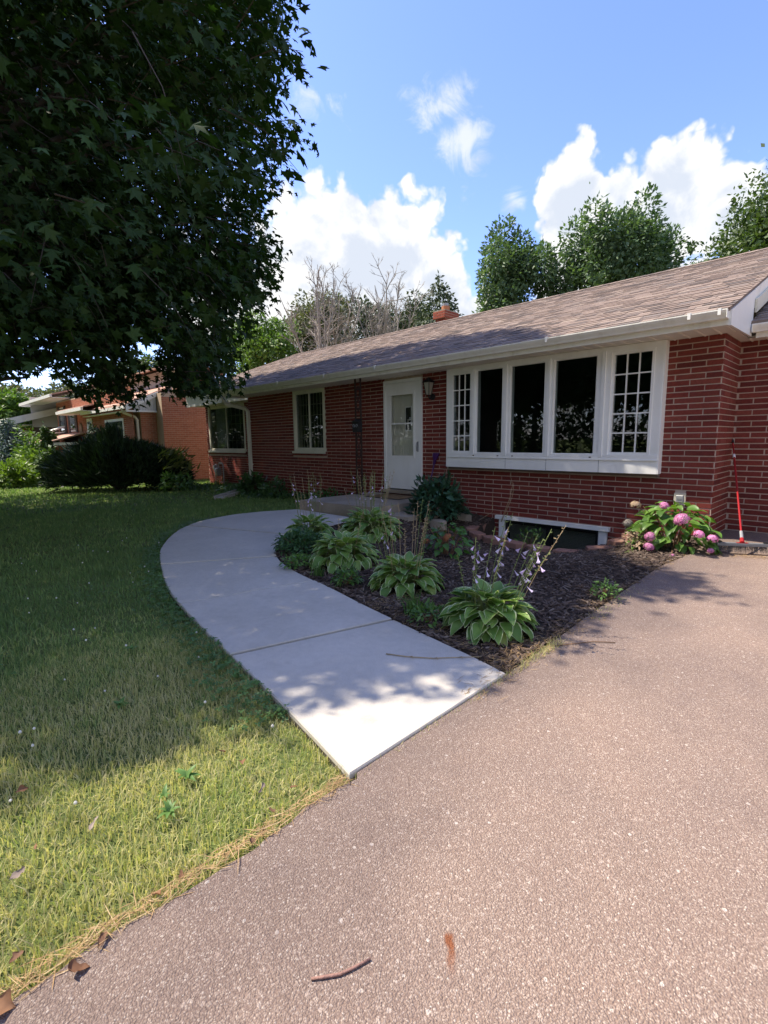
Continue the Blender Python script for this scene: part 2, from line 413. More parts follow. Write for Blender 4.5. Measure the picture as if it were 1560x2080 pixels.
leafmat('maple_leaf', [(0.016, 0.038, 0.011), (0.022, 0.052, 0.013), (0.032, 0.068, 0.016), (0.019, 0.044, 0.012)], 0.6, 0.20, (1.1, 1.35, 0.35), 'island', 0.2)
leafmat('tree_leaf_blue', [(0.060, 0.110, 0.055), (0.095, 0.155, 0.080), (0.130, 0.195, 0.105)], 0.5, 0.25)
leafmat('tree_leaf_mid', [(0.045, 0.080, 0.024), (0.070, 0.110, 0.034), (0.095, 0.135, 0.045)], 0.55, 0.25)
leafmat('tree_leaf_bright', [(0.070, 0.135, 0.025), (0.100, 0.180, 0.035), (0.140, 0.220, 0.050)], 0.5, 0.3)
leafmat('tree_leaf_grey', [(0.085, 0.100, 0.055), (0.120, 0.130, 0.075), (0.155, 0.155, 0.095)], 0.6, 0.2)
leafmat('conifer_leaf', [(0.040, 0.062, 0.030), (0.062, 0.085, 0.042), (0.085, 0.105, 0.055)], 0.6, 0.12)
leafmat('yew_leaf', [(0.012, 0.030, 0.012), (0.019, 0.042, 0.015), (0.030, 0.058, 0.020)], 0.55, 0.1)
leafmat('yew_tip', [(0.10, 0.13, 0.03), (0.16, 0.17, 0.05)], 0.55, 0.25)
leafmat('spruce_leaf', [(0.075, 0.120, 0.115), (0.105, 0.160, 0.150), (0.06, 0.10, 0.085)], 0.6, 0.1)
leafmat('arbor_leaf', [(0.045, 0.085, 0.020), (0.065, 0.115, 0.026)], 0.6, 0.15)
leafmat('lime_leaf', [(0.12, 0.19, 0.035), (0.17, 0.25, 0.05), (0.09, 0.15, 0.03)], 0.5, 0.3)
leafmat('hydrangea_leaf', [(0.070, 0.150, 0.028), (0.100, 0.200, 0.036), (0.140, 0.250, 0.050)], 0.42, 0.3, None, 'obj')
leafmat('small_hydrangea_leaf', [(0.070, 0.175, 0.036), (0.095, 0.215, 0.046), (0.060, 0.145, 0.030)], 0.42, 0.3, None, 'obj')
leafmat('peony_leaf', [(0.034, 0.085, 0.048), (0.046, 0.108, 0.060), (0.028, 0.070, 0.038)], 0.4, 0.15)
leafmat('fern_leaf', [(0.055, 0.125, 0.050), (0.075, 0.155, 0.060)], 0.5, 0.25)
leafmat('weed_leaf', [(0.080, 0.170, 0.036), (0.110, 0.210, 0.050), (0.062, 0.135, 0.030)], 0.5, 0.25)
leafmat('clover_leaf', [(0.070, 0.150, 0.040), (0.095, 0.185, 0.050), (0.080, 0.165, 0.05)], 0.5, 0.25)
leafmat('ground_cover', [(0.036, 0.085, 0.026), (0.055, 0.120, 0.036), (0.075, 0.150, 0.045)], 0.5, 0.2)
leafmat('pink_petal', [(0.62, 0.17, 0.42), (0.72, 0.27, 0.52), (0.80, 0.42, 0.62), (0.66, 0.22, 0.50)], 0.6, 0.3, (1, 1, 1))
leafmat('dried_petal', [(0.42, 0.30, 0.19), (0.34, 0.24, 0.16), (0.50, 0.40, 0.28)], 0.8, 0.2, (1, 1, 1))
leafmat('grey_petal', [(0.22, 0.20, 0.18), (0.30, 0.27, 0.24)], 0.8, 0.2, (1, 1, 1))
leafmat('rust_petal', [(0.42, 0.17, 0.075), (0.34, 0.13, 0.06)], 0.8, 0.2, (1, 1, 1))
leafmat('lilac_petal', [(0.66, 0.56, 0.76), (0.76, 0.69, 0.82), (0.60, 0.48, 0.72)], 0.5, 0.35, (1, 1, 1))
leafmat('white_petal', [(0.78, 0.76, 0.70), (0.70, 0.68, 0.62)], 0.6, 0.3, (1, 1, 1))
leafmat('straw', [(0.34, 0.22, 0.10), (0.46, 0.32, 0.16), (0.28, 0.17, 0.08), (0.54, 0.41, 0.24)], 0.7, 0.2, (1, 0.95, 0.8))
leafmat('dead_leaf', [(0.17, 0.085, 0.045), (0.24, 0.125, 0.065), (0.14, 0.075, 0.045)], 0.75, 0.2, (1.2, 0.9, 0.6), 'obj')
leafmat('grey_dead_leaf', [(0.22, 0.17, 0.14), (0.30, 0.24, 0.20)], 0.8, 0.1, (1, 1, 1), 'obj')
leafmat('mulch_chip', [(0.040, 0.028, 0.022), (0.075, 0.052, 0.041), (0.125, 0.092, 0.074), (0.058, 0.040, 0.031), (0.20, 0.16, 0.13)], 0.9, 0.0, None, 'island', 0.15)

def hostamat():
    m, g, out = shader('hosta_leaf')
    uvn = g.node('ShaderNodeUVMap').outputs[0]
    sep = g.node('ShaderNodeSeparateXYZ'); g.put(sep.inputs[0], uvn)
    u = g.m('ABSOLUTE', g.m('SUBTRACT', sep.outputs[0], 0.5))    # 0 midrib .. 0.5 margin
    r = objrnd(g)
    wob = g.m('MULTIPLY', g.m('SUBTRACT', g.noise(uvn, 9, 3, 0.6), 0.5), 0.10)
    edge = g.smooth(g.m('ADD', u, wob), 0.415, 0.445)
    c = g.ramp(r, [(0, (0.115, 0.235, 0.052)), (0.45, (0.165, 0.300, 0.068)), (0.9, (0.235, 0.375, 0.090)), (1, (0.34, 0.38, 0.10))])
    wave = g.m('SINE', g.m('MULTIPLY', u, 95.0))
    c = g.mix(g.m('MULTIPLY', g.m('ADD', wave, 1.0), 0.09), c, (0.19, 0.27, 0.07, 1))
    c = g.mix(edge, c, (0.56, 0.62, 0.36, 1))
    nb = g.bump(wave, 0.35, 0.004)
    p = principled(g, None, c, 0.38, nb, 0.4)
    t = g.node('ShaderNodeBsdfTranslucent'); g.put(t.inputs[0], g.mix(1.0, c, (1.3, 1.4, 0.5, 1), 'MULTIPLY'))
    mx = g.node('ShaderNodeMixShader'); mx.inputs[0].default_value = 0.28
    g.l.new(p.outputs[0], mx.inputs[1]); g.l.new(t.outputs[0], mx.inputs[2]); g.l.new(mx.outputs[0], out.inputs[0])
hostamat()

# ------------------------------------------------------------------ mesh helpers
ORG = {}
def org(o): return ORG.get(o.name, np.zeros(3)) if o is not None else np.zeros(3)
def tag(o, label=None, cat=None, group=None, kind=None):
    if label: o['label'] = label
    if cat: o['category'] = cat
    if group: o['group'] = group
    if kind: o['kind'] = kind
    return o
def thing(name, loc, label, cat, group=None):
    o = bpy.data.objects.new(name, None); COL.objects.link(o)
    o.empty_display_size = 0.1
    o.location = tuple(loc); ORG[o.name] = np.array(loc, float)
    return tag(o, label, cat, group)
def link(name, me, parent=None, loc=None):
    """loc is a world position; mesh data is relative to it"""
    o = bpy.data.objects.new(name, me); COL.objects.link(o)
    loc = np.zeros(3) if loc is None else np.array(loc, float)
    if parent is not None:
        o.parent = parent
        o.location = tuple(loc - org(parent))
    else: o.location = tuple(loc)
    ORG[o.name] = loc
    return o
def raw_mesh(name, V, F, mats, uv=None, midx=None, smooth=False):
    """V (n,3); F (m,3) or (m,4) int array"""
    me = bpy.data.meshes.new(name)
    V = np.ascontiguousarray(V, np.float32); F = np.ascontiguousarray(F, np.int32)
    k = F.shape[1]
    me.vertices.add(len(V)); me.vertices.foreach_set('co', V.ravel())
    me.loops.add(F.size); me.loops.foreach_set('vertex_index', F.ravel())
    me.polygons.add(len(F)); me.polygons.foreach_set('loop_start', np.arange(0, F.size, k, dtype=np.int32))
    if midx is not None: me.polygons.foreach_set('material_index', np.ascontiguousarray(midx, np.int32))
    if smooth: me.polygons.foreach_set('use_smooth', np.ones(len(F), bool))
    if uv is not None:
        l = me.uv_layers.new(name='UVMap'); l.data.foreach_set('uv', np.ascontiguousarray(uv, np.float32)[F.ravel()].ravel())
    for m in (mats if isinstance(mats, (list, tuple)) else [mats]): me.materials.append(MATS[m])
    me.update(calc_edges=True); me.validate()
    return me

class MB:
    """collects shapes into one mesh"""
    def __init__(self): self.v = []; self.f = []; self.mi = []; self.cur = 0
    def add(self, vs, fs):
        n = len(self.v); self.v += [tuple(map(float, p)) for p in vs]
        self.f += [tuple(n+i for i in f) for f in fs]; self.mi += [self.cur]*len(fs)
        return self
    def box(self, x0, x1, y0, y1, z0, z1):
        vs = [(x0,y0,z0),(x1,y0,z0),(x1,y1,z0),(x0,y1,z0),(x0,y0,z1),(x1,y0,z1),(x1,y1,z1),(x0,y1,z1)]
        return self.add(vs, [(0,3,2,1),(4,5,6,7),(0,1,5,4),(1,2,6,5),(2,3,7,6),(3,0,4,7)])
    def bevbox(self, x0, x1, y0, y1, z0, z1, b=0.004):
        """box with its edges on the -y face and ends eased"""
        vs = [(x0,y1,z0),(x1,y1,z0),(x1,y1,z1),(x0,y1,z1),(x0,y0+b,z0),(x1,y0+b,z0),(x1,y0+b,z1),(x0,y0+b,z1),(x0+b,y0,z0+b),(x1-b,y0,z0+b),(x1-b,y0,z1-b),(x0+b,y0,z1-b)]
        return self.add(vs, [(0,1,2,3)[::-1],(8,9,10,11),(0,1,5,4),(1,2,6,5),(2,3,7,6),(3,0,4,7),(4,5,9,8),(5,6,10,9),(6,7,11,10),(7,4,8,11)])
    def obox(self, c, ax, ay, az):
        c, ax, ay, az = (np.array(t, float) for t in (c, ax, ay, az))
        vs = [c+sx*ax+sy*ay+sz*az for sz in (-1, 1) for sx, sy in ((-1,-1),(1,-1),(1,1),(-1,1))]
        return self.add(vs, [(0,3,2,1),(4,5,6,7),(0,1,5,4),(1,2,6,5),(2,3,7,6),(3,0,4,7)])
    def tube(self, pts, rad, n=8, cap=True):
        P = [np.array(p, float) for p in pts]; m = len(P)
        rad = [rad]*m if np.isscalar(rad) else list(rad)
        t0 = P[1]-P[0]; t0 /= np.linalg.norm(t0)
        ref = np.array([0,0,1.0]) if abs(t0[2]) < 0.9 else np.array([1.0,0,0])
        u = np.cross(t0, ref); u /= np.linalg.norm(u)
        vs = []
        for i in range(m):
            t = (P[min(i+1, m-1)]-P[max(i-1, 0)]); t /= (np.linalg.norm(t)+1e-9)
            u = u - t*(u@t); u /= (np.linalg.norm(u)+1e-9); w = np.cross(t, u)
            for k in range(n):
                a = 2*math.pi*k/n; vs.append(P[i]+rad[i]*(math.cos(a)*u+math.sin(a)*w))
        fs = [(i*n+k, i*n+(k+1)%n, (i+1)*n+(k+1)%n, (i+1)*n+k) for i in range(m-1) for k in range(n)]
        if cap: fs += [tuple(range(n))[::-1], tuple((m-1)*n+k for k in range(n))]
        return self.add(vs, fs)
    def lathe(self, prof, c, n=14, axis=2):
        vs = []
        for r, h in prof:
            for k in range(n):
                a = 2*math.pi*k/n; p = [r*math.cos(a), r*math.sin(a)]
                q = (p[0], p[1], h) if axis == 2 else (p[0], h, p[1])
                vs.append((c[0]+q[0], c[1]+q[1], c[2]+q[2]))
        m = len(prof)
        fs = [(i*n+k, i*n+(k+1)%n, (i+1)*n+(k+1)%n, (i+1)*n+k) for i in range(m-1) for k in range(n)]
        fs += [tuple(range(n))[::-1], tuple((m-1)*n+k for k in range(n))]
        return self.add(vs, fs)
    def prism(self, poly, z0, z1):
        n = len(poly)
        vs = [(x, y, z0) for x, y in poly]+[(x, y, z1) for x, y in poly]
        return self.add(vs, [tuple(range(n))[::-1], tuple(range(n, 2*n))]+[(i, (i+1)%n, n+(i+1)%n, n+i) for i in range(n)])
    def extx(self, prof, x0, x1):
        """profile of (y,z) points run along x"""
        n = len(prof)
        vs = [(x0, y, z) for y, z in prof]+[(x1, y, z) for y, z in prof]
        return self.add(vs, [tuple(range(n)), tuple(range(n, 2*n))[::-1]]+[(i, n+i, n+(i+1)%n, (i+1)%n) for i in range(n)])
    def exty(self, prof, y0, y1):
        n = len(prof)
        vs = [(x, y0, z) for x, z in prof]+[(x, y1, z) for x, z in prof]
        return self.add(vs, [tuple(range(n))[::-1], tuple(range(n, 2*n))]+[(i, (i+1)%n, n+(i+1)%n, n+i) for i in range(n)])
    def mesh(self, name, mats, off=(0,0,0), smooth=False):
        me = bpy.data.meshes.new(name)
        o = np.array(off, float)
        me.from_pydata([tuple(np.array(p)-o) for p in self.v], [], self.f)
        for m in (mats if isinstance(mats, (list, tuple)) else [mats]): me.materials.append(MATS[m])
        if any(self.mi): me.polygons.foreach_set('material_index', self.mi)
        if smooth: me.polygons.foreach_set('use_smooth', [True]*len(self.f))
        me.update()
        return me
    def build(self, name, mats, parent=None, smooth=False, at_=None):
        if at_ is None:
            if parent is not None: at_ = org(parent)
            else:
                a = np.array(self.v); at_ = np.array([(a[:,0].min()+a[:,0].max())/2, (a[:,1].min()+a[:,1].max())/2, a[:,2].min()])
        return link(name, self.mesh(name, mats, at_, smooth), parent, at_)

def struct(name, mb, mats, **kw):
    return tag(mb.build(name, mats, None, at_=(0, 0, 0), **kw), kind='structure')

def unit(a): return a/(np.linalg.norm(a, axis=-1, keepdims=True)+1e-12)
def frames(xdir, ndir):
    """rotation matrices with columns x=xdir, z close to ndir"""
    x = unit(xdir); y = unit(np.cross(ndir, x)); z = np.cross(x, y)
    return np.stack([x, y, z], axis=2)
def scatter(TV, TF, P, R, S):
    """copies of a template: returns V, F"""
    TV = np.array(TV, float); TF = np.array(TF, int)
    S = np.asarray(S, float); S = S[:, None] if S.ndim == 1 else S
    V = np.einsum('nij,nkj->nki', R, TV[None]*S[:, None, :]) + P[:, None, :]
    n, k = len(P), len(TV)
    F = TF[None]+(np.arange(n)*k)[:, None, None]
    return V.reshape(-1, 3), F.reshape(-1, TF.shape[1])
def rand_dirs(n, r=rng):
    return unit(r.normal(size=(n, 3)))
def inpoly(x, y, poly):
    x = np.asarray(x); y = np.asarray(y); c = np.zeros(x.shape, bool); n = len(poly)
    j = n-1
    for i in range(n):
        xi, yi = poly[i]; xj, yj = poly[j]
        cond = ((yi > y) != (yj > y)) & (x < (xj-xi)*(y-yi)/((yj-yi) if yj != yi else 1e-9)+xi)
        c ^= cond; j = i
    return c
def copy_tree(o, loc, label=None, group=None, rz=0.0, scale=1.0, name=None):
    c = o.copy(); COL.objects.link(c)
    c.location = tuple(loc); c.rotation_euler = (0, 0, rz); c.scale = (scale,)*3
    if label: c['label'] = label
    if group: c['group'] = group
    for ch in o.children:
        d = ch.copy(); COL.objects.link(d); d.parent = c
        for gch in ch.children:
            e = gch.copy(); COL.objects.link(e); e.parent = d
    return c
# ================================================================== setting: ground
def gz(x, y):
    """height of the turf surface"""
    x = np.asarray(x, float); y = np.asarray(y, float)
    z = -0.03 - 0.022*np.clip(-x-6.5, 0, 9) + 0.012*np.sin(1.3*x+0.5)*np.sin(1.1*y) + 0.006*np.sin(3.7*x+1.2*y)
    return z - 0.0*y
def grid_sheet(xs, ys, fz):
    X, Y = np.meshgrid(xs, ys); Z = fz(X, Y)
    V = np.stack([X, Y, Z], -1).reshape(-1, 3); nx, ny = len(xs), len(ys)
    i = np.arange(nx-1)[None]+nx*np.arange(ny-1)[:, None]
    F = np.stack([i, i+1, i+nx+1, i+nx], -1).reshape(-1, 4)
    return V, F
gx = np.concatenate([np.linspace(-400, -40, 12), np.linspace(-36, 12, 97), np.linspace(16, 400, 12)])
gy = np.concatenate([np.linspace(-400, -34, 12), np.linspace(-30, 12, 85), np.linspace(16, 400, 12)])
V, F = grid_sheet(gx, gy, gz)
_c = V[F].mean(1); F = F[~((_c[:, 0] > -3.5) & (_c[:, 0] < -0.5) & (_c[:, 1] > -2.5) & (_c[:, 1] < 0.5))]      # room for the window well
tag(link('ground', raw_mesh('ground', V, F, 'turf', smooth=True)), kind='structure')

OUT = [(0.122,-5.641),(-0.15,-5.59),(-0.53,-5.53),(-1.02,-5.465),(-1.5,-5.40),(-1.93,-5.33),(-2.4,-5.25),(-2.85,-5.14),(-3.5,-4.93),(-4.15,-4.70),(-4.75,-4.38),(-5.35,-3.98),(-5.80,-3.48),(-6.02,-2.85),(-5.95,-2.3),(-5.70,-1.77)]
INN = [(0.112,-4.589),(-0.08,-4.545),(-0.44,-4.495),(-0.87,-4.43),(-1.25,-4.365),(-1.6,-4.29),(-1.97,-4.235),(-2.35,-4.17),(-2.75,-4.06),(-3.10,-3.90),(-3.40,-3.68),(-3.68,-3.35),(-3.88,-2.95),(-3.98,-2.5),(-4.05,-2.1),(-4.10,-1.77)]
def resample(P, n):
    P = np.array(P); d = np.r_[0, np.cumsum(np.hypot(*np.diff(P, axis=0).T))]; t = np.linspace(0, d[-1], n)
    # smooth with a small moving average so that the curve has no corners
    Q = np.stack([np.interp(t, d, P[:, 0]), np.interp(t, d, P[:, 1])], 1)
    for _ in range(3): Q[1:-1] = (Q[:-2]+2*Q[1:-1]+Q[2:])/4
    return Q
NW = 61
Wo, Wi = resample(OUT, NW), resample(INN, NW)
DRX = 0.115                                           # edge of the drive
BED = [tuple(p) for p in Wi[:]] + [(-3.95,-1.77),(-3.95,0.0),(0.0,0.0),(0.05,-0.55),(0.06,-1.0),(-0.01,-1.74),(0.02,-2.57),(0.05,-3.4),(0.09,-4.1)]
WALK = [tuple(p) for p in Wo] + [tuple(p) for p in Wi[::-1]]

# driveway: one slab with a ragged left edge
dm = MB()
ys = np.linspace(-16, -5.63, 150)
edge = [(DRX+0.03+0.012*math.sin(9*y)+0.02*rng.random()-0.01, y) for y in ys]
edge += [(0.118, -5.60), (0.113, -4.6)] + [(x, y) for x, y in BED[::-1][:6]][0:6] + [(0.02, -0.45), (0.0, -0.01), (0.0, 0.82)]
poly = edge + [(9.0, 0.82), (9.0, -16)]
dm.prism(poly, -0.12, 0.0)
struct('driveway', dm, 'aggregate')
# street, pavement and far lawn behind the camera (seen in the window panes)
mat_concrete('asphalt', (0.085, 0.083, 0.082), 0.2)
sm = MB(); sm.box(-90, 90, -25, -16.2, -0.2, -0.012); struct('street', sm, 'asphalt')

# walkway: bedding with five cast slabs lying in it
wm = MB(); wm.prism([(x, y) for x, y in WALK][::-1], -0.12, -0.012)
walkway = struct('walkway', wm, 'soil')
cuts_o, cuts_i = [], []
def nearest(W, p): return int(np.argmin(np.hypot(W[:, 0]-p[0], W[:, 1]-p[1])))
J = [((-1.048,-5.449), (-0.872,-4.434)), ((-2.216,-5.24), (-1.972,-4.217)), ((-3.52,-4.94), (-2.95,-3.97)), ((-5.55,-3.80), (-3.80,-3.15))]
bo = [0]+[nearest(Wo, a) for a, b in J]+[NW-1]; bi = [0]+[nearest(Wi, b) for a, b in J]+[NW-1]
for k in range(5):
    a = Wo[bo[k]:bo[k+1]+1].copy(); b = Wi[bi[k]:bi[k+1]+1].copy()
    gap = 0.013
    def pull(seg, k0, k1):
        if k0 and len(seg) > 1: t = unit(seg[1]-seg[0]); seg[0] += t*gap
        if k1 and len(seg) > 1: t = unit(seg[-1]-seg[-2]); seg[-1] -= t*gap
        return seg
    a = pull(a, k > 0, k < 4); b = pull(b, k > 0, k < 4)
    pl = [tuple(p) for p in a]+[tuple(p) for p in b[::-1]]
    c = np.mean(np.array(pl), 0)
    top = 0.012 + [0.0, 0.003, -0.002, 0.002, 0.006][k]
    inner = [tuple(np.array(p)+(c-np.array(p))/np.linalg.norm(c-np.array(p))*0.006) for p in pl]
    n = len(pl); s = MB()
    s.add([(x, y, -0.1) for x, y in pl]+[(x, y, top-0.006) for x, y in pl]+[(x, y, top) for x, y in inner],
          [tuple(range(2*n, 3*n))[::-1]]+[(i, n+i, n+(i+1)%n, (i+1)%n) for i in range(n)]+[(n+i, 2*n+i, 2*n+(i+1)%n, n+(i+1)%n) for i in range(n)])
    s.build('slab', 'concrete', walkway)

# planting bed: mounded soil
def bedz(x, y): return 0.005+0.015*np.sin(2.1*x)*np.sin(1.7*y+0.6)-0.225*np.exp(-((((x+1.95)/1.35)**2+((y+0.9)/1.15)**2)**1.6))
WELL = [(-2.88, 0.0), (-2.84, -0.5), (-2.5, -0.84), (-1.8, -0.92), (-1.2, -0.92), (-0.98, -0.56), (-0.92, 0.0)]
xs = np.arange(-4.15, 0.2, 0.05); ysb = np.arange(-4.7, 0.03, 0.05)
V, F = grid_sheet(xs, ysb, bedz)
keep_v = inpoly(V[:, 0], V[:, 1], BED) & ~inpoly(V[:, 0], V[:, 1], WELL)
# drop the sheet's edge below the neighbouring surfaces
V[~keep_v, 2] = -0.09
well = inpoly(V[:, 0], V[:, 1], WELL); V[well, 2] = -0.46
cen = V[F].mean(1)
inb = inpoly(cen[:, 0], cen[:, 1], [(x, y) for x, y in BED])
tag(link('planting_bed', raw_mesh('planting_bed', V, F[keep_v[F].any(1) | well[F].any(1)], 'soil', smooth=True)), kind='structure')
# bark chips lying on it
def bark_chips(n):
    P = np.stack([rng.uniform(-4.1, 0.1, n), rng.uniform(-4.6, -0.02, n)], 1)
    ok = inpoly(P[:, 0], P[:, 1], BED) & ~inpoly(P[:, 0], P[:, 1], WELL)
    P = P[ok]; m = len(P)
    P3 = np.c_[P, bedz(P[:, 0], P[:, 1])+rng.uniform(0.0, 0.014, m)]
    a = rng.uniform(0, 2*math.pi, m); tilt = rng.normal(0, 0.28, m)
    xd = np.stack([np.cos(a), np.sin(a), tilt], 1); nd = np.stack([rng.normal(0, .35, m), rng.normal(0, .35, m), np.ones(m)], 1)
    T = [(-1,-1,-1),(1,-0.7,-1),(0.9,1,-1),(-0.8,0.7,-1),(-0.9,-0.8,1),(0.8,-0.6,1),(0.7,0.8,1),(-0.7,0.6,1)]
    TF = [(4,5,6,7),(0,1,5,4),(1,2,6,5),(2,3,7,6),(3,0,4,7)]
    S = np.stack([rng.gamma(4, 0.0048, m)+0.006, rng.uniform(0.003, 0.008, m), rng.uniform(0.0015, 0.005, m)], 1)
    V, F = scatter(T, TF, P3, frames(xd, nd), S)
    tag(link('bark_mulch', raw_mesh('bark_mulch', V, F, 'mulch_chip')), 'dark shredded bark mulch covering the planting bed', 'mulch', None, 'stuff')
bark_chips(22000)

# ================================================================== the brick house
HX0, HX1 = -10.30, 0.0            # projecting front
LX0 = -14.43                      # left end of the set-back part
YB = 0.80                         # set-back wall plane
ZS = 2.30                         # soffit
CO = 2.1673/32                    # brick course
ROOF = 0.379
def roofz(y): return 2.44 + ROOF*(y+0.62)
RY, RZ = 4.5, roofz(4.5)
house = thing('brick_house', (-7, 3, 0), 'long low red brick house with white bow window and brown shingle roof', 'house')

# openings on the front wall (x0,x1,z0,z1)
DOOR = (-5.33, -4.395, 0.20, 2.255)
WIN2 = (-8.30, -7.13, 0.955, 2.30)
BAY = (-3.85, -0.585, 0.72, 2.30)
BASE = (-2.80, -1.15, -0.46, -0.005)
VENTB = (-0.38, -0.27, 0.385, 0.50)
WIN1 = (-14.25, -11.93, 0.90, 2.30)
BL, BH, JT = 0.2965, CO-0.0125, 0.012
bricks = []        # (x0,x1,z0,z1,plane 'F'/'R'/..., offset)
def rows_for(x0, x1, z_top, z_bot, holes, y, face, shift=0.0, mirror=1):
    """running bond between x0 and x1; holes cut whole intervals"""
    n = int((z_top-z_bot)/CO)+1
    out = []
    for k in range(n):
        zt = 2.234+2*CO - k*CO; zb = zt-BH
        if zt > z_top: continue
        if zb < z_bot: zb = z_bot
        if zt-zb < 0.02: continue
        off = shift + (0.5*(BL+JT) if k % 2 else 0.0)
        i0 = math.floor((x0-off)/(BL+JT))-1
        x = off+i0*(BL+JT)
        while x < x1:
            a, b = x+rng.normal(0, 0.0012), x+BL+rng.normal(0, 0.0012)
            segs = [(max(a, x0), min(b, x1))]
            for hx0, hx1, hz0, hz1 in holes:
                if zt > hz0+0.004 and zb < hz1-0.004:
                    ns = []
                    for s0, s1 in segs:
                        if s1 <= hx0 or s0 >= hx1: ns.append((s0, s1)); continue
                        if s0 < hx0: ns.append((s0, hx0-0.004))
                        if s1 > hx1: ns.append((hx1+0.004, s1))
                    segs = ns
            for s0, s1 in segs:
                if s1-s0 > 0.02: out.append((s0, s1, zb, zt, y, face))
            x += BL+JT
    return out
SILL2 = (-8.36, -7.09, 0.955-0.105, 0.955)          # soldier sill course
bricks += rows_for(HX0, HX1-0.0, ZS+0.02, -0.35, [DOOR, WIN2, BAY, BASE, VENTB, SILL2], 0.0, 'F')
bricks = [b for b in bricks if b[2] > -0.06 or b[0] > -4.0]
bricks += rows_for(0.004, YB-0.004, ZS+0.02, -0.05, [], HX1, 'E', 0.1485)
bricks += rows_for(0.004, 3.4, ZS+0.02, -0.05, [], YB, 'F', 0.03)
SILL1 = (-14.43, -11.9, 0.90-0.105, 0.90)
bricks += rows_for(LX0, HX0-0.004, ZS+0.02, -0.32, [WIN1, SILL1], YB, 'F', 0.1)
PROUD = 0.007
def brick_box(mb, b):
    s0, s1, z0, z1, pl, face = b
    if face == 'F': mb.bevbox(s0, s1, pl-PROUD, pl+0.03, z0, z1, 0.003)
    elif face == 'E':            # faces +x; s runs along y
        n = len(mb.v); mb.bevbox(s0, s1, -PROUD, 0.03, z0, z1, 0.003)
        for i in range(n, len(mb.v)):
            x, y, z = mb.v[i]; mb.v[i] = (pl-y, x, z)
def shown(b):
    s0, s1, z0, z1, pl, face = b
    P = [(s, pl-PROUD, z) for s in (s0, s1) for z in (z0, z1)] if face == 'F' else [(pl+PROUD, s, z) for s in (s0, s1) for z in (z0, z1)]
    x, y, w = proj(P)
    if x.min() > 1560 or x.max() < 0 or y.max() < 0: return 0
    return (min(x.max(), 1560)-x.min())*(y.max()-y.min())
bricks.sort(key=shown, reverse=True)

# wall cores with real openings: strips round the holes
def wall_strips(mb, x0, x1, z0, z1, holes, y0, y1):
    cuts = sorted({x0, x1}|{h[0] for h in holes}|{h[1] for h in holes})
    for a, b in zip(cuts[:-1], cuts[1:]):
        zz = [(z0, z1)]
        for h in holes:
            if h[0] < (a+b)/2 < h[1]:
                nz = []
                for p, q in zz:
                    if h[2] > p: nz.append((p, min(q, h[2])))
                    if h[3] < q: nz.append((max(p, h[3]), q))
                zz = nz
        for p, q in zz:
            if q-p > 0.002: mb.box(a, b, y0, y1, p, q)
w = MB()
wall_strips(w, HX0, HX1, -0.55, 2.42, [DOOR, WIN2, (BAY[0]+0.03, BAY[1]-0.03, BAY[2]+0.03, 2.42), BASE], 0.0, 0.24)
w.box(HX1-0.24, HX1, 0.24, YB+0.24, -0.3, 2.42)
w.box(HX1+0.0, 9.0, YB, YB+0.24, -0.3, 2.42)
w.box(HX0, HX0+0.24, 0.24, YB, -0.55, 2.42)
wall_strips(w, LX0, HX0+0.24, -0.55, 2.42, [WIN1], YB+0.0005, YB+0.24)
w.box(LX0, LX0+0.24, YB+0.24, 8.0, -0.55, 2.42)
w.box(LX0, 9.0, 8.0, 8.24, -0.55, 2.42)
wall = w.build('wall', 'mortar', house)
bcache = {}
nb = 0
for b in bricks[:300]:
    L, H = round(b[1]-b[0], 2), round(b[3]-b[2], 3)
    key = (L, H, b[5])
    if key not in bcache:
        mb = MB(); brick_box(mb, (-(b[1]-b[0])/2, (b[1]-b[0])/2, 0, b[3]-b[2], 0.0, b[5]))
        bcache[key] = mb.mesh('brick', 'brick_each')
    c = (b[0]+b[1])/2
    loc = (c, b[4], b[2]) if b[5] == 'F' else (b[4], c, b[2])
    o = link('brick', bcache[key], wall, np.array(loc)+np.array([0, rng.normal(0, 0.0008), 0]))
rest = MB()
for b in bricks[300:]: brick_box(rest, b)
# soldier bricks under the two cream windows
for (x0, x1, z0, z1), y in ((SILL2, 0.0), (SILL1, YB)):
    x = x0
    while x < x1-0.05:
        rest.bevbox(x, x+0.056, y-0.03, y+0.02, z0+0.01, z1-0.006, 0.003); x += 0.0665
tag(rest.build('brickwork', 'brick_all', wall), kind='stuff')
f = MB()                                                   # block foundation where it shows
f.box(HX0-0.003, -5.9, -0.004, 0.02, -0.6, -0.07)
f.build('foundation', 'foundation', wall)

# ---- roof
def roof_poly():
    m = MB()
    t = 0.03
    def slab(x0, x1, y0):
        m.add([(x0,y0,roofz(y0)-t),(x1,y0,roofz(y0)-t),(x1,RY,RZ-t),(x0,RY,RZ-t),(x0,y0,roofz(y0)-0.006),(x1,y0,roofz(y0)-0.006),(x1,RY,RZ-0.006),(x0,RY,RZ-0.006)],
              [(0,3,2,1),(4,5,6,7),(0,1,5,4),(1,2,6,5),(2,3,7,6),(3,0,4,7)])
    slab(HX0-0.25, 0.14, -0.62); slab(-14.65, HX0-0.25, 0.20)
    m.add([(-14.65,RY,RZ-0.03),(0.14,RY,RZ-0.03),(0.14,9.2,roofz(-0.2)),(-14.65,9.2,roofz(-0.2)),(-14.65,RY,RZ-0.006),(0.14,RY,RZ-0.006),(0.14,9.2,roofz(-0.2)+0.024),(-14.65,9.2,roofz(-0.2)+0.024)],
          [(0,3,2,1),(4,5,6,7),(0,1,5,4),(1,2,6,5),(2,3,7,6),(3,0,4,7)])
    return m
roof = roof_poly().build('roof', 'shingle_all', house)
tabs = []
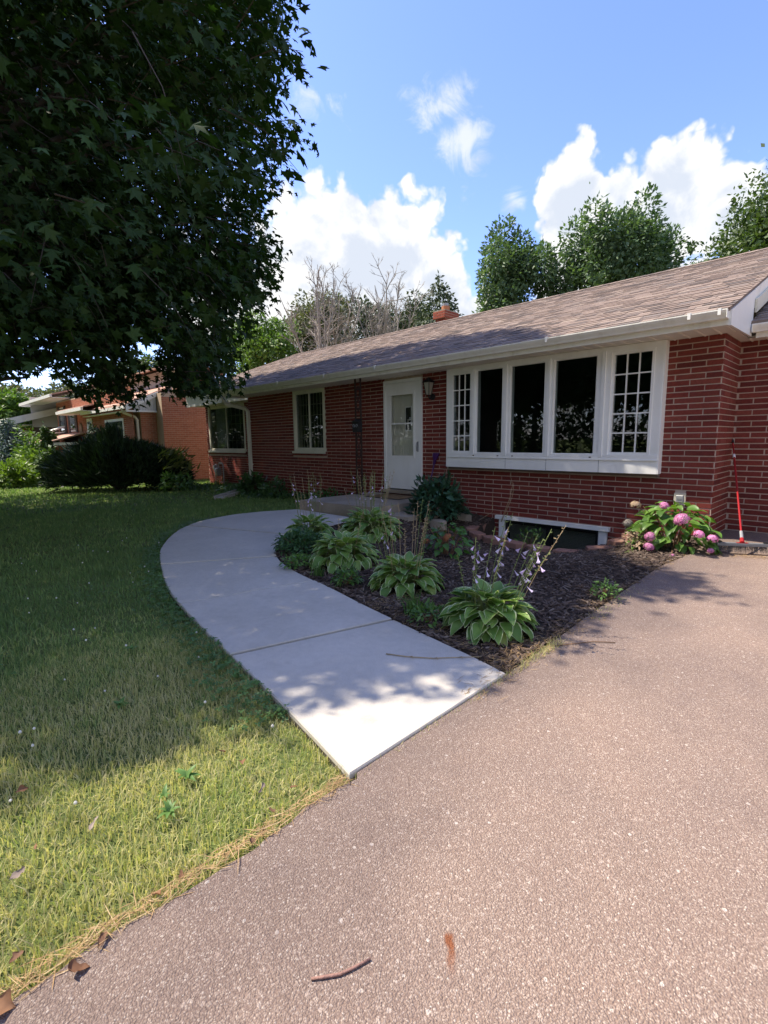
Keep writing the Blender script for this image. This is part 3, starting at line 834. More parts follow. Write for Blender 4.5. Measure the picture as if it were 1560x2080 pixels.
EXP = 0.132; cs = 1/math.sqrt(1+ROOF*ROOF); sn = ROOF*cs
LEN = (RY+0.62)/cs
k = 0; s = 0.0
while s < LEN-0.03:
    y0 = -0.64+s*cs
    x = -14.65 if y0 > 0.18 else HX0-0.25
    x += rng.uniform(-0.15, 0)
    xl = -14.66 if y0 > 0.18 else HX0-0.26
    while x < 0.16:
        wd = rng.uniform(0.11, 0.30)
        a, b = max(x+0.003, xl), min(x+wd, 0.15)
        if b-a > 0.03: tabs.append((a, b, s, rng.uniform(0.0, 1.0)))
        x += wd
    s += EXP; k += 1
def tab_mesh(mb, L, r):
    """a shingle tab in roof coordinates: x across, v up the slope, w out; slightly wedge-shaped"""
    h = 0.010 if r > 0.45 else 0.0055
    def P(x, v, w_): return (x, v*cs-w_*sn, v*sn+w_*cs)
    vs = [P(0, 0, -0.002), P(L, 0, -0.002), P(L, EXP+0.03, -0.002), P(0, EXP+0.03, -0.002), P(0, 0, h), P(L, 0, h), P(L, EXP+0.03, 0.0015), P(0, EXP+0.03, 0.0015)]
    mb.add(vs, [(4,5,6,7),(0,1,5,4),(1,2,6,5),(3,0,4,7)])
def tab_org(t):
    y = -0.64+t[2]*cs; return np.array([t[0], y, roofz(-0.62)-0.62*0+ROOF*(y+0.62)])
def tab_shown(t):
    o = tab_org(t); x, y, w = proj([o, o+[t[1]-t[0], 0, 0], o+[t[1]-t[0], EXP*cs, EXP*sn], o+[0, EXP*cs, EXP*sn]])
    if x.min() > 1560 or x.max() < 0: return 0
    return (min(1560, x.max())-x.min())*(y.max()-y.min())
tabs.sort(key=tab_shown, reverse=True)
tcache = {}
for t in tabs[:300]:
    key = (round(t[1]-t[0], 2), t[3] > 0.45)
    if key not in tcache:
        mb = MB(); tab_mesh(mb, key[0]-0.002, t[3]); tcache[key] = mb.mesh('shingle', 'shingle_each')
    link('shingle', tcache[key], roof, tab_org(t))
TV, TI = [], []
mbr = MB()
for t in tabs[300:]:
    n = len(mbr.v); tab_mesh(mbr, t[1]-t[0], t[3]); o = tab_org(t)
    mbr.v[n:] = [(p[0]+o[0], p[1]+o[1], p[2]+o[2]) for p in mbr.v[n:]]
tag(mbr.build('shingles', 'shingle_all', roof), kind='stuff')
rc = MB()                                               # ridge caps
x = -14.66
while x < 0.1:
    rc.add([(x, RY-0.14, RZ-0.14*ROOF+0.012), (x+0.27, RY-0.14, RZ-0.14*ROOF+0.018), (x+0.27, RY, RZ+0.024), (x, RY, RZ+0.016), (x+0.27, RY+0.14, RZ-0.14*ROOF+0.018), (x, RY+0.14, RZ-0.14*ROOF+0.012)],
           [(0,1,2,3), (3,2,4,5)]); x += 0.14
tag(rc.build('ridge_caps', 'shingle_all', roof), kind='stuff')
# chimney behind the ridge
ch = MB(); cx0, cx1, cy0, cy1 = -8.17, -7.84, 4.95, 5.50
ch.box(cx0, cx1, cy0, cy1, 3.9, 4.62); ch.box(cx0-0.05, cx1+0.05, cy0-0.05, cy1+0.05, 4.62, 4.80)
chim = ch.build('chimney', 'mortar', roof)
cb = MB()
for kk in range(12):
    zt = 4.80-kk*CO; grow = 0.05 if kk < 3 else 0.0
    x = cx0-grow + (0.1 if kk % 2 else 0)-0.2
    while x < cx1+grow:
        a, b = max(x, cx0-grow), min(x+0.19, cx1+grow)
        if b-a > 0.03: cb.bevbox(a, b, cy0-grow-0.006, cy0-grow+0.03, zt-BH, zt, 0.003)
        x += 0.20
    y = cy0-grow + (0.0 if kk % 2 else 0.1)-0.2
    while y < cy1+grow:
        a, b = max(y, cy0-grow), min(y+0.19, cy1+grow)
        if b-a > 0.03: cb.box(cx1+grow-0.02, cx1+grow+0.006, a, b, zt-BH, zt)
        y += 0.20
BRL = [(0.24, 0.055, 0.033), (0.30, 0.078, 0.045), (0.27, 0.066, 0.038)]
brickmat('chimney_brick', BRL, 'island')
ch2 = cb.build('chimney_bricks', 'chimney_brick', roof); ch2['kind'] = 'stuff'
fl = MB(); fl.lathe([(0.12, 4.79), (0.12, 4.98), (0.10, 4.98)], (-8.0, 5.2, 0), 14); fl.build('flue', 'clay_flue', roof)
fl = MB(); fl.lathe([(0.095, 4.97), (0.095, 5.06), (0.08, 5.06)], (-8.0, 5.2, 0), 14); fl.build('flue_liner', 'grey_metal', roof)
cp = MB(); cp.box(cx0-0.04, cx1+0.04, cy0-0.04, cy1+0.04, 4.803, 4.83); cp.build('chimney_crown', 'old_concrete', roof)

# ---- eaves: fascia, gutter, soffit
def eave(x0, x1, yf, zt, cap_right=True):
    """yf = fascia face, zt = gutter lip height"""
    m = MB(); m.box(x0, x1, yf, yf+0.03, ZS-0.01, zt-0.02); fa = m.build('fascia', 'gutter_white', house)
    g = MB()
    y1 = yf-0.001; b = zt-0.085
    prof = [(y1, zt), (y1, b), (y1-0.065, b), (y1-0.075, b+0.02), (y1-0.098, b+0.05), (y1-0.112, zt-0.012), (y1-0.112, zt), (y1-0.099, zt), (y1-0.099, zt-0.01), (y1-0.088, b+0.05), (y1-0.066, b+0.022), (y1-0.058, b+0.008), (y1-0.006, b+0.008), (y1-0.006, zt)]
    g.extx(prof, x0-0.02, x1)
    g.box(x1-0.0005, x1+0.006, y1-0.113, y1, b-0.001, zt+0.001); g.box(x0-0.026, x0-0.0195, y1-0.113, y1, b-0.001, zt+0.001)
    return fa, g.build('gutter', 'gutter_white', house)
FY = -0.555
fa, gut = eave(HX0-0.25, 0.125, FY, 2.43)
for hx in (0.065, -0.20, -1.78, -4.9, -6.3, -7.9, -9.3):
    h = MB(); h.box(hx-0.014, hx+0.014, FY-0.121, FY-0.1135, 2.375, 2.434); h.box(hx-0.014, hx+0.014, FY-0.121, FY, 2.4345, 2.440); h.build('gutter_strap', 'white_paint', gut)
eave(-14.62, HX0-0.26, 0.26, 2.735-0.02)
fa2, gut2 = eave(0.19, 9.0, 0.50, 2.43)
sof = MB(); sof.box(HX0-0.25, 0.105, FY+0.03, 0.0, ZS+0.012, ZS+0.02); sof.box(0.105, 9, 0.53, YB, ZS+0.012, ZS+0.02); sof.box(-14.6, HX0-0.25, 0.29, YB, ZS+0.012, ZS+0.02)
sof.box(HX1, 0.105, 0.0, YB, ZS+0.012, ZS+0.02)
soffit = sof.build('soffit', 'soffit_white', house)
def panel(w_, d):
    m = MB()       # a soffit board with a rounded groove on its right edge
    m.add([(0, 0, 0.011), (0.004, 0, -0.006), (0.016, 0, -0.006), (0.022, 0, 0.002), (w_-0.012, 0, 0.002), (w_-0.008, 0, 0.011), (0, d, 0.011), (0.004, d, -0.006), (0.016, d, -0.006), (0.022, d, 0.002), (w_-0.012, d, 0.002), (w_-0.008, d, 0.011)], [(i, 6+i, 7+i, 1+i) for i in range(5)])
    return m.mesh('soffit_panel', 'soffit_white')
PW = 0.152
pm = panel(PW, 0.0-(FY+0.031)); x = 0.10-PW
while x > HX0-0.24: link('soffit_panel', pm, soffit, (x, FY+0.031, ZS)); x -= PW
pm2 = panel(PW, YB-0.531); x = 0.106
while x < 2.4: link('soffit_panel', pm2, soffit, (x, 0.531, ZS)); x += PW
# end boards of the projecting roof: rake fascia over the lower roof to the right
eb = MB()
eb.add([(0.125, FY, ZS-0.015), (0.150, FY, ZS-0.015), (0.150, 0.50, ZS+0.01), (0.125, 0.50, ZS+0.01), (0.125, FY, roofz(FY)-0.032), (0.150, FY, roofz(FY)-0.032), (0.150, 0.50, roofz(0.5)-0.032), (0.125, 0.50, roofz(0.5)-0.032)],
       [(0,3,2,1),(4,5,6,7),(0,1,5,4),(1,2,6,5),(2,3,7,6),(3,0,4,7)])
eb.build('end_board', 'white_paint', house)
rk = MB()
rk.add([(0.120, 0.505, roofz(0.505)-0.25), (0.146, 0.505, roofz(0.505)-0.25), (0.146, RY, RZ-0.25), (0.120, RY, RZ-0.25), (0.120, 0.505, roofz(0.505)-0.032), (0.146, 0.505, roofz(0.505)-0.032), (0.146, RY, RZ-0.032), (0.120, RY, RZ-0.032)],
       [(0,3,2,1),(4,5,6,7),(0,1,5,4),(1,2,6,5),(2,3,7,6),(3,0,4,7)])
rk.build('rake_board', 'gutter_white', house)
rk2 = MB()
rk2.add([(0.150, 0.54, roofz(0.54)-0.30), (0.172, 0.54, roofz(0.54)-0.30), (0.172, RY, RZ-0.30), (0.150, RY, RZ-0.30), (0.150, 0.54, roofz(0.54)-0.15), (0.172, 0.54, roofz(0.54)-0.15), (0.172, RY, RZ-0.15), (0.150, RY, RZ-0.15)],
        [(0,3,2,1),(4,5,6,7),(0,1,5,4),(1,2,6,5),(2,3,7,6),(3,0,4,7)])
rk2.build('rake_trim', 'cream_paint', house)
# lower roof of the right wing
lw = MB(); lz = lambda y: 2.46+ROOF*(y-0.42)
lw.add([(0.14,0.42,lz(0.42)-0.03),(9,0.42,lz(0.42)-0.03),(9,RY,lz(RY)-0.03),(0.14,RY,lz(RY)-0.03),(0.14,0.42,lz(0.42)),(9,0.42,lz(0.42)),(9,RY,lz(RY)),(0.14,RY,lz(RY))],
       [(0,3,2,1),(4,5,6,7),(0,1,5,4),(1,2,6,5),(2,3,7,6),(3,0,4,7)])
lw.build('wing_roof', 'shingle_all', house)
lt = MB()
for k in range(16):
    y0 = 0.42+k*EXP*cs; x = 0.175+rng.uniform(-0.1, 0)
    while x < 2.2:
        wd = rng.uniform(0.11, 0.3); n = len(lt.v); tab_mesh(lt, wd-0.003, rng.random())
        lt.v[n:] = [(p[0]+x, p[1]+y0, p[2]+lz(y0)) for p in lt.v[n:]]; x += wd
tag(lt.build('wing_shingles', 'shingle_all', house), kind='stuff')
# gable closing at the left end
gl = MB(); gl.add([(LX0+0.02, 0.4, 2.4), (LX0+0.02, 8.2, 2.4), (LX0+0.02, RY, RZ-0.05)], [(0, 1, 2)]); gl.build('gable', 'siding', house)

# ---- window builder (cream casement pair with a grid behind the glass)
def cream_window(x0, x1, z0, z1, y, cols, rows, seed):
    W = MB(); fw = 0.075
    W.box(x0, x0+fw, y-0.012, y+0.10, z0, z1); W.box(x1-fw, x1, y-0.012, y+0.10, z0, z1)
    W.box(x0+fw, x1-fw, y-0.012, y+0.10, z1-0.06, z1)
    W.box(x0+fw, x1-fw, y-0.010, y+0.10, z0, z0+0.055)
    o = W.build('window', 'cream_paint', house)
    s = MB(); s.box(x0-0.035, x1+0.012, y-0.055, y+0.02, z0-0.05, z0-0.001); s.build('sill', 'cream_paint', o)
    fr = MB(); a, b, c, d = x0+fw, x1-fw, z0+0.055, z1-0.06; t = 0.022
    for p in ((a+0.001, a+t, c, d), (b-t, b-0.001, c, d), (a+t, b-t, d-t, d-0.001), (a+t, b-t, c+0.001, c+t)): fr.box(p[0], p[1], y+0.012, y+0.05, p[2], p[3])
    xm = (a+b)/2; fr.box(xm-0.018, xm+0.018, y+0.010, y+0.052, c+t, d-t)
    fr.build('sash', 'cream_paint' if seed else 'beige_plastic', o)
    for q, (p0, p1) in enumerate(((a+t, xm-0.018), (xm+0.018, b-t))):
        g_ = MB(); g_.box(p0+0.0005, p1-0.0005, y+0.027, y+0.031, c+t+0.0005, d-t-0.0005); g_.build('pane', 'glass', o)
        if seed == 1 and q == 0: continue
        mu = MB()
        for i in range(1, cols): x = p0+(p1-p0)*i/cols; mu.box(x-0.006, x+0.006, y+0.036, y+0.045, c+t, d-t)
        for i in range(1, rows): z = c+t+(d-c-2*t)*i/rows; mu.box(p0, p1, y+0.037, y+0.044, z-0.006, z+0.006)
        mu.build('muntins', 'beige_plastic', o)
    return o
cream_window(*WIN2, 0.0, 4, 5, 2)
o1 = cream_window(*WIN1, YB, 4, 5, 1)
bl = MB(); bl.box(-13.9, -13.14, YB+0.10, YB+0.105, 1.02, 2.24); bl.build('blind', 'curtain', o1)

# ---- bow window
P0 = -0.13                                   # front plane of the frame
bay = MB()
bx0, bx1 = -3.76, -0.565; zb0, zb1 = 0.905, 2.298
MULL = [(-3.76, -3.665), (-3.27, -3.17), (-2.70, -2.57), (-2.03, -1.90), (-1.325, -1.15), (-0.66, -0.565)]
bow = lambda x: P0-0.055*(1-((x+2.16)/1.6)**2)
for i, (a, b) in enumerate(MULL):
    m = (a+b)/2; p = bow(m)
    bay.box(a, b, p, p+0.12, zb0+0.06, zb1-0.075)
    if 0 < i < 5: bay.box(m-0.022, m+0.022, p-0.018, p, zb0+0.03, zb1-0.05)
bayw = bay.build('bow_window', 'white_paint', house)
def strip(z0, z1, d0, d1, name, mat, par, lo=bx0, hi=bx1, n=12):
    """band that follows the bow: d0 in front of the bow line, d1 behind it"""
    m = MB(); xs_ = np.linspace(lo, hi, n+1)
    vs = []
    for x in xs_: vs += [(x, bow(x)-d0, z0), (x, bow(x)-d0, z1), (x, bow(x)+d1, z1), (x, bow(x)+d1, z0)]
    fs = [(4*i, 4*i+4, 4*i+5, 4*i+1) for i in range(n)]+[(4*i+1, 4*i+5, 4*i+6, 4*i+2) for i in range(n)]+[(4*i+3, 4*i+2, 4*i+6, 4*i+7) for i in range(n)]+[(4*i, 4*i+3, 4*i+7, 4*i+4) for i in range(n)]
    fs += [(0, 1, 2, 3), (4*n+3, 4*n+2, 4*n+1, 4*n)]
    m.add(vs, fs); return m.build(name, mat, par)
strip(zb1-0.075, zb1, 0.004, 0.14, 'head', 'white_paint', bayw)
strip(zb0, zb0+0.06, 0.010, 0.14, 'sill', 'white_paint', bayw)
strip(0.735, zb0-0.004, 0.002, 0.14, 'apron', 'white_paint', bayw)
strip(zb0-0.012, zb0+0.002, 0.016, 0.10, 'apron_cap', 'white_paint', bayw)
for x in (-2.62, -1.97, -1.25):
    m = MB(); m.box(x-0.002, x+0.002, bow(x)-0.0035, bow(x), 0.737, 0.893); m.build('apron_joint', 'grey_plastic', bayw)
rt = MB(); rt.box(bx1-0.003, bx1+0.012, P0+0.0, -0.001, 0.735, zb1); rt.build('side_return', 'white_paint', bayw)
rt = MB(); rt.box(bx0-0.012, bx0+0.003, P0+0.0, -0.001, 0.735, zb1); rt.build('side_return', 'white_paint', bayw)
un = MB(); un.box(bx0, bx1, -0.08, -0.001, 0.70, 0.734); un.build('underside', 'far_wood', bayw)
for i in range(5):
    a, b = MULL[i][1], MULL[i+1][0]; m = (a+b)/2; p = bow(m)+0.02; ang = 0
    z0, z1 = (0.985, 2.205)
    case = i in (0, 4)
    s = 0.030 if case else 0.012
    fr = MB(); lo, hi, c, d = a, b, zb0+0.06, zb1-0.075
    q = p-0.012 if case else p
    fr.box(lo, lo+s, q, p+0.05, c, d); fr.box(hi-s, hi, q, p+0.05, c, d); fr.box(lo+s, hi-s, q, p+0.05, d-s, d); fr.box(lo+s, hi-s, q, p+0.05, c, c+s)
    sash = fr.build('sash', 'white_paint', bayw)
    g_ = MB(); g_.box(lo+s+0.0005, hi-s-0.0005, p+0.018, p+0.024, c+s+0.0005, d-s-0.0005); g_.build('pane', 'glass', sash)
    if case:
        for k in (1, 2): x = lo+s+(hi-lo-2*s)*k/3; mu = MB(); mu.box(x-0.008, x+0.008, p+0.004, p+0.0165, c+s, d-s); mu.build('muntin', 'white_paint', sash)
        for k in (1, 2, 3, 4): z = c+s+(d-c-2*s)*k/5; mu = MB(); mu.box(lo+s, hi-s, p+0.005, p+0.0155, z-0.008, z+0.008); mu.build('muntin', 'white_paint', sash)
for x in (-3.2, -2.75, -2.5, -1.36):
    lk = MB(); lk.box(x-0.012, x+0.012, bow(x)-0.016, bow(x)-0.010, zb0+0.018, zb0+0.03); lk.build('weep_cover', 'black_plastic', bayw)

# ---- rooms behind the glass
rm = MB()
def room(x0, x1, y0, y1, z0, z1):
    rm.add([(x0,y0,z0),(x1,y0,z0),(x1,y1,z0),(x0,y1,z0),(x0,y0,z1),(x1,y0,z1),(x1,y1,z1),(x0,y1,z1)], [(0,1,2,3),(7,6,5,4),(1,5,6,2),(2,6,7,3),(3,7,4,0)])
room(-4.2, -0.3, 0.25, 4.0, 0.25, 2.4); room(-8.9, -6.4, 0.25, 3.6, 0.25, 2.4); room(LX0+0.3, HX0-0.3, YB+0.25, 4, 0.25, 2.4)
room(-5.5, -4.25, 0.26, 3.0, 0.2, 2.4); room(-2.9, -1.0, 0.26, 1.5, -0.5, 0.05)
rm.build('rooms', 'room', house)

# ---- front door with storm door
dx0, dx1, dz0, dz1 = DOOR
d = MB()
d.box(dx0, dx0+0.055, -0.035, 0.12, dz0, dz1); d.box(dx1-0.055, dx1, -0.035, 0.12, dz0, dz1); d.box(dx0+0.055, dx1-0.055, -0.035, 0.12, dz1-0.055, dz1)
door = d.build('door', 'white_paint', house)
sx0, sx1, sz0, sz1 = dx0+0.058, dx1-0.058, 0.285, dz1-0.058
gx0, gx1, gz0, gz1 = sx0+0.115, sx1-0.135, 0.285+0.60, sz1-0.20
st_ = MB()
st_.box(sx0, gx0, -0.022, 0.012, sz0, sz1); st_.box(gx1, sx1, -0.022, 0.012, sz0, sz1); st_.box(gx0, gx1, -0.022, 0.012, sz0, gz0); st_.box(gx0, gx1, -0.022, 0.012, gz1, sz1)
storm = st_.build('storm_door', 'white_paint', door)
st2 = MB()
for p in ((gx0-0.03, gx0+0.012, gz0-0.03, gz1+0.03), (gx1-0.012, gx1+0.03, gz0-0.03, gz1+0.03), (gx0+0.012, gx1-0.012, gz1-0.012, gz1+0.03), (gx0+0.012, gx1-0.012, gz0-0.03, gz0+0.012)):
    st2.box(p[0], p[1], -0.030, -0.0225, p[2], p[3])
zc = gz0+(gz1-gz0)*0.53; st2.box(gx0+0.013, gx1-0.013, -0.030, -0.008, zc-0.011, zc+0.011)
st2.build('glass_frame', 'white_paint', door)
g_ = MB(); g_.box(gx0+0.001, gx1-0.001, -0.006, -0.002, gz0+0.001, gz1-0.001); g_.build('storm_pane', 'storm_glass', door)
di = MB(); di.box(sx0, sx1, 0.055, 0.095, sz0, sz1)
for (p, q, r, s) in ((0.06, 0.30, 0.10, 0.42), (0.42, 0.66, 0.10, 0.42), (0.06, 0.30, 0.50, 0.98), (0.42, 0.66, 0.50, 0.66)):
    W_, H_ = sx1-sx0, sz1-sz0
    x0_, x1_, z0_, z1_ = sx0+W_*(p*1.2+0.08), sx0+W_*(q*1.2+0.08), sz0+H_*r, sz0+H_*s
    di.box(x0_, x1_, 0.045, 0.056, z0_, z0_+0.018); di.box(x0_, x1_, 0.045, 0.056, z1_-0.018, z1_); di.box(x0_, x0_+0.018, 0.044, 0.056, z0_, z1_); di.box(x1_-0.018, x1_, 0.044, 0.056, z0_, z1_)
    di.box(x0_+0.045, x1_-0.045, 0.048, 0.056, z0_+0.045, z1_-0.045)
di.build('inner_door', 'cream_paint', door)
lx = gx0+(gx1-gx0)*0.56; lt_ = MB(); lt_.box(lx, lx+0.125, 0.046, 0.054, gz0+(gz1-gz0)*0.425, gz0+(gz1-gz0)*0.785); lt_.build('door_light', 'black_plastic', door)
lf = MB(); lf.box(lx-0.02, lx+0.145, 0.047, 0.0538, gz0+(gz1-gz0)*0.405, gz0+(gz1-gz0)*0.805); lf.build('door_light_frame', 'white_paint', door)
hd = MB(); hx, hz = sx1-0.035, 1.06
hd.tube([(hx, -0.022, hz+0.075), (hx, -0.055, hz+0.07), (hx, -0.06, hz), (hx, -0.055, hz-0.07), (hx, -0.022, hz-0.075)], 0.009, 8); hd.box(hx-0.014, hx+0.014, -0.026, -0.0225, hz-0.09, hz+0.09)
hd.build('handle', 'grey_metal', door, smooth=False)
th = MB(); th.box(dx0+0.02, dx1-0.02, -0.10, 0.12, 0.205, 0.262); th.build('threshold', 'old_concrete', door)

# ---- basement window in its well
b0, b1, c0, c1 = BASE
m = MB(); m.box(b0-0.06, b1+0.035, -0.055, 0.10, c1-0.05, c1+0.005); bw = m.build('basement_window', 'white_paint', house)
m = MB(); m.box(b0, b0+0.09, -0.03, 0.10, c0, c1-0.051); m.build('jamb', 'white_paint', bw)
m = MB(); m.box(b1-0.11, b1, -0.03, 0.10, c0, c1-0.051); m.build('jamb', 'white_paint', bw)
m = MB(); a, b = b0+0.09, b1-0.11; xm = (a+b)/2
for p in ((a, a+0.05, c0, c1-0.051), (b-0.05, b, c0, c1-0.051), (a+0.05, b-0.05, c1-0.10, c1-0.051), (xm-0.045, xm+0.045, c0, c1-0.10)): m.box(p[0]+0.001, p[1]-0.001, 0.01, 0.06, p[2], p[3])
m.build('sash', 'black_iron', bw)
m = MB(); m.box(a+0.05, xm-0.045, 0.03, 0.035, c0, c1-0.10); m.build('pane', 'glass', bw)
m = MB(); m.box(xm+0.045, b-0.05, 0.03, 0.035, c0, c1-0.10); m.build('pane', 'glass', bw)
m = MB()
z = c0+0.01
while z < c1-0.11: m.obox(((a+b)/2, 0.075, z), ((b-a)/2-0.05, 0, 0), (0, 0.012, 0.006), (0, -0.0006, 0.0012)); z += 0.021
m.build('blind_slats', 'beige_plastic', bw)

# ---- downspout at the front's left corner
ds = MB()
pts = [(HX0-0.17, FY-0.055, 2.33), (HX0-0.17, FY-0.055, 2.20), (HX0-0.14, FY+0.02, 2.13), (HX0+0.03, -0.12, 2.03), (HX0+0.06, -0.055, 1.95), (HX0+0.06, -0.05, 1.0), (HX0+0.06, -0.05, 0.12)]
def rect_tube(mb, pts, hw, hd_):
    P = [np.array(p, float) for p in pts]; vs = []
    for i, p in enumerate(P):
        t = unit(P[min(i+1, len(P)-1)]-P[max(i-1, 0)]); s = np.cross(t, [0, 1, 0]) if abs(t[2]) > 0.3 else np.array([1.0, 0, 0]); s = unit(s)
        if s[0] < 0: s = -s
        w_ = unit(np.cross(t, s))
        vs += [p+hw*s+hd_*w_, p-hw*s+hd_*w_, p-hw*s-hd_*w_, p+hw*s-hd_*w_]
    n = len(P); fs = [(4*i+k, 4*i+(k+1)%4, 4*i+4+(k+1)%4, 4*i+4+k) for i in range(n-1) for k in range(4)]+[(0, 1, 2, 3), (4*n-1, 4*n-2, 4*n-3, 4*n-4)]
    mb.add(vs, fs)
rect_tube(ds, pts, 0.042, 0.034); ds.build('downspout', 'cream_paint', house)
for z in (1.7, 0.6):
    s = MB(); s.box(HX0+0.01, HX0+0.11, -0.088, -0.0, z-0.015, z+0.015); s.build('downspout_strap', 'cream_paint', house)

# ---- porch with lower side step, and the scrolled iron post
po = MB(); po.prism([(-5.66, -1.77), (-3.98, -1.58), (-3.96, -0.001), (-5.66, -0.001)][::1], -0.2, 0.165)
pb = MB(); pb.prism([(-5.655, -1.765), (-3.985, -1.575), (-3.965, -0.003), (-5.655, -0.003)], 0.165, 0.178)
porch = thing('porch', (-4.8, -0.9, 0), 'worn grey concrete porch slab in front of the white door', 'porch')
po.build('slab', 'old_concrete', porch); pb.build('top_skim', 'old_concrete', porch)
s = MB(); s.prism([(-3.955, -1.45), (-3.50, -1.36), (-3.50, -0.5), (-3.955, -0.5)], -0.2, 0.055); s.build('step', 'old_concrete', porch)

pc = np.array([-5.52, -0.50])
ip = MB()
for dx in (-0.072, 0.072): ip.box(pc[0]+dx-0.012, pc[0]+dx+0.012, pc[1]-0.012, pc[1]+0.012, 0.18, 2.30)
for z in (0.24, 0.78, 1.36, 1.62, 2.22): ip.box(pc[0]-0.060, pc[0]+0.060, pc[1]-0.006, pc[1]+0.006, z-0.007, z+0.007)
ip.box(pc[0]-0.11, pc[0]+0.11, pc[1]-0.04, pc[1]+0.04, 0.1785, 0.188)
post = ip.build('porch_post', 'brown_iron', house)
for k, (z0, z1) in enumerate(((0.30, 0.74), (0.84, 1.30), (1.70, 2.16))):
    sc = MB()
    for sgn in (-1, 1):
        q = []
        for i in range(25):
            t = i/24; zz = z0+(z1-z0)*t; q.append((pc[0]+sgn*0.045*math.sin(2*math.pi*t), pc[1], zz))
        sc.tube(q, 0.0085, 6)
        for e, zc_ in ((1, z0), (-1, z1)):
            q = [(pc[0]+sgn*(0.02+0.02*math.cos(a_)*(1-i/22)), pc[1], zc_+e*(0.05+0.02*math.sin(a_)*(1-i/22))) for i, a_ in enumerate(np.linspace(0, 4.5*math.pi/2, 18))]
            sc.tube(q, 0.007, 5)
    sc.build('scrollwork', 'brown_iron', post)
# ================================================================== small things on and by the house
def wall_lamp():
    c = np.array([-4.16, 0.0, 2.03])
    t = thing('wall_lamp', c, 'black metal lantern lamp on the brick beside the white door', 'lamp')
    m = MB(); m.lathe([(0.01, 0.0), (0.055, -0.005), (0.055, -0.02), (0.02, -0.03)], (c[0], 0, c[2]-0.13), 14, axis=1); m.build('backplate', 'black_iron', t)
    m = MB(); m.tube([(c[0], -0.02, c[2]-0.13), (c[0], -0.09, c[2]-0.17), (c[0], -0.12, c[2]-0.13), (c[0], -0.12, c[2]-0.10)], 0.010, 7); m.build('arm', 'black_iron', t)
    y = -0.12
    def ring(h, z): return [(c[0]-h, y-h, z), (c[0]+h, y-h, z), (c[0]+h, y+h, z), (c[0]-h, y+h, z)]
    m = MB(); m.add(ring(0.030, c[2]-0.095)+ring(0.058, c[2]+0.10), [(0,1,5,4),(1,2,6,5),(2,3,7,6),(3,0,4,7),(0,3,2,1)]); m.build('glass', 'lamp_glass', t)
    for sx, sy in ((-1,-1),(1,-1),(1,1),(-1,1)):
        m = MB(); m.tube([(c[0]+sx*0.032, y+sy*0.032, c[2]-0.10), (c[0]+sx*0.061, y+sy*0.061, c[2]+0.105)], 0.006, 5); m.build('bar', 'black_iron', t)
    m = MB(); m.add(ring(0.078, c[2]+0.10)+ring(0.072, c[2]+0.115)+ring(0.03, c[2]+0.16)+ring(0.008, c[2]+0.185), [(0,3,2,1)]+[(4*k+i, 4*k+(i+1)%4, 4*k+4+(i+1)%4, 4*k+4+i) for k in range(3) for i in range(4)]+[(12,13,14,15)]); m.build('cap', 'black_iron', t)
wall_lamp()

def mailbox():
    c = np.array([-5.47, -0.575, 1.33])
    t = thing('mailbox', c, 'black metal mailbox with scroll ornament hung on the iron porch post', 'mailbox')
    m = MB(); prof = [(-0.075, 0), (0.075, 0), (0.085, 0.03), (0.085, 0.17), (0.07, 0.2), (-0.07, 0.2), (-0.085, 0.17), (-0.085, 0.03)]
    m.exty([(c[0]+x, c[2]+z) for x, z in prof], c[1]-0.045, c[1]+0.045); m.build('box', 'black_iron', t)
    m = MB(); m.add([(c[0]-0.095, c[1]-0.065, c[2]+0.175), (c[0]+0.095, c[1]-0.065, c[2]+0.175), (c[0]+0.095, c[1]+0.05, c[2]+0.235), (c[0]-0.095, c[1]+0.05, c[2]+0.235), (c[0]-0.095, c[1]-0.065, c[2]+0.185), (c[0]+0.095, c[1]-0.065, c[2]+0.185), (c[0]+0.095, c[1]+0.05, c[2]+0.245), (c[0]-0.095, c[1]+0.05, c[2]+0.245)], [(0,3,2,1),(4,5,6,7),(0,1,5,4),(1,2,6,5),(2,3,7,6),(3,0,4,7)]); m.build('lid', 'black_iron', t)
    for sx in (-1, 1):
        m = MB(); m.tube([(c[0]+sx*(0.035+0.03*math.cos(a)*(1-i/26)), c[1]-0.052, c[2]+0.105+0.045*math.sin(a)*(1-i/26)) for i, a in enumerate(np.linspace(0, 5.2, 22))], 0.006, 6); m.build('ornament', 'grey_metal', t)
    m = MB(); m.tube([(c[0]-0.06, c[1]-0.02, c[2]), (c[0]-0.05, c[1]-0.06, c[2]-0.05), (c[0], c[1]-0.075, c[2]-0.06), (c[0]+0.05, c[1]-0.06, c[2]-0.05), (c[0]+0.06, c[1]-0.02, c[2])], 0.006, 6); m.build('paper_hook', 'black_iron', t)
mailbox()

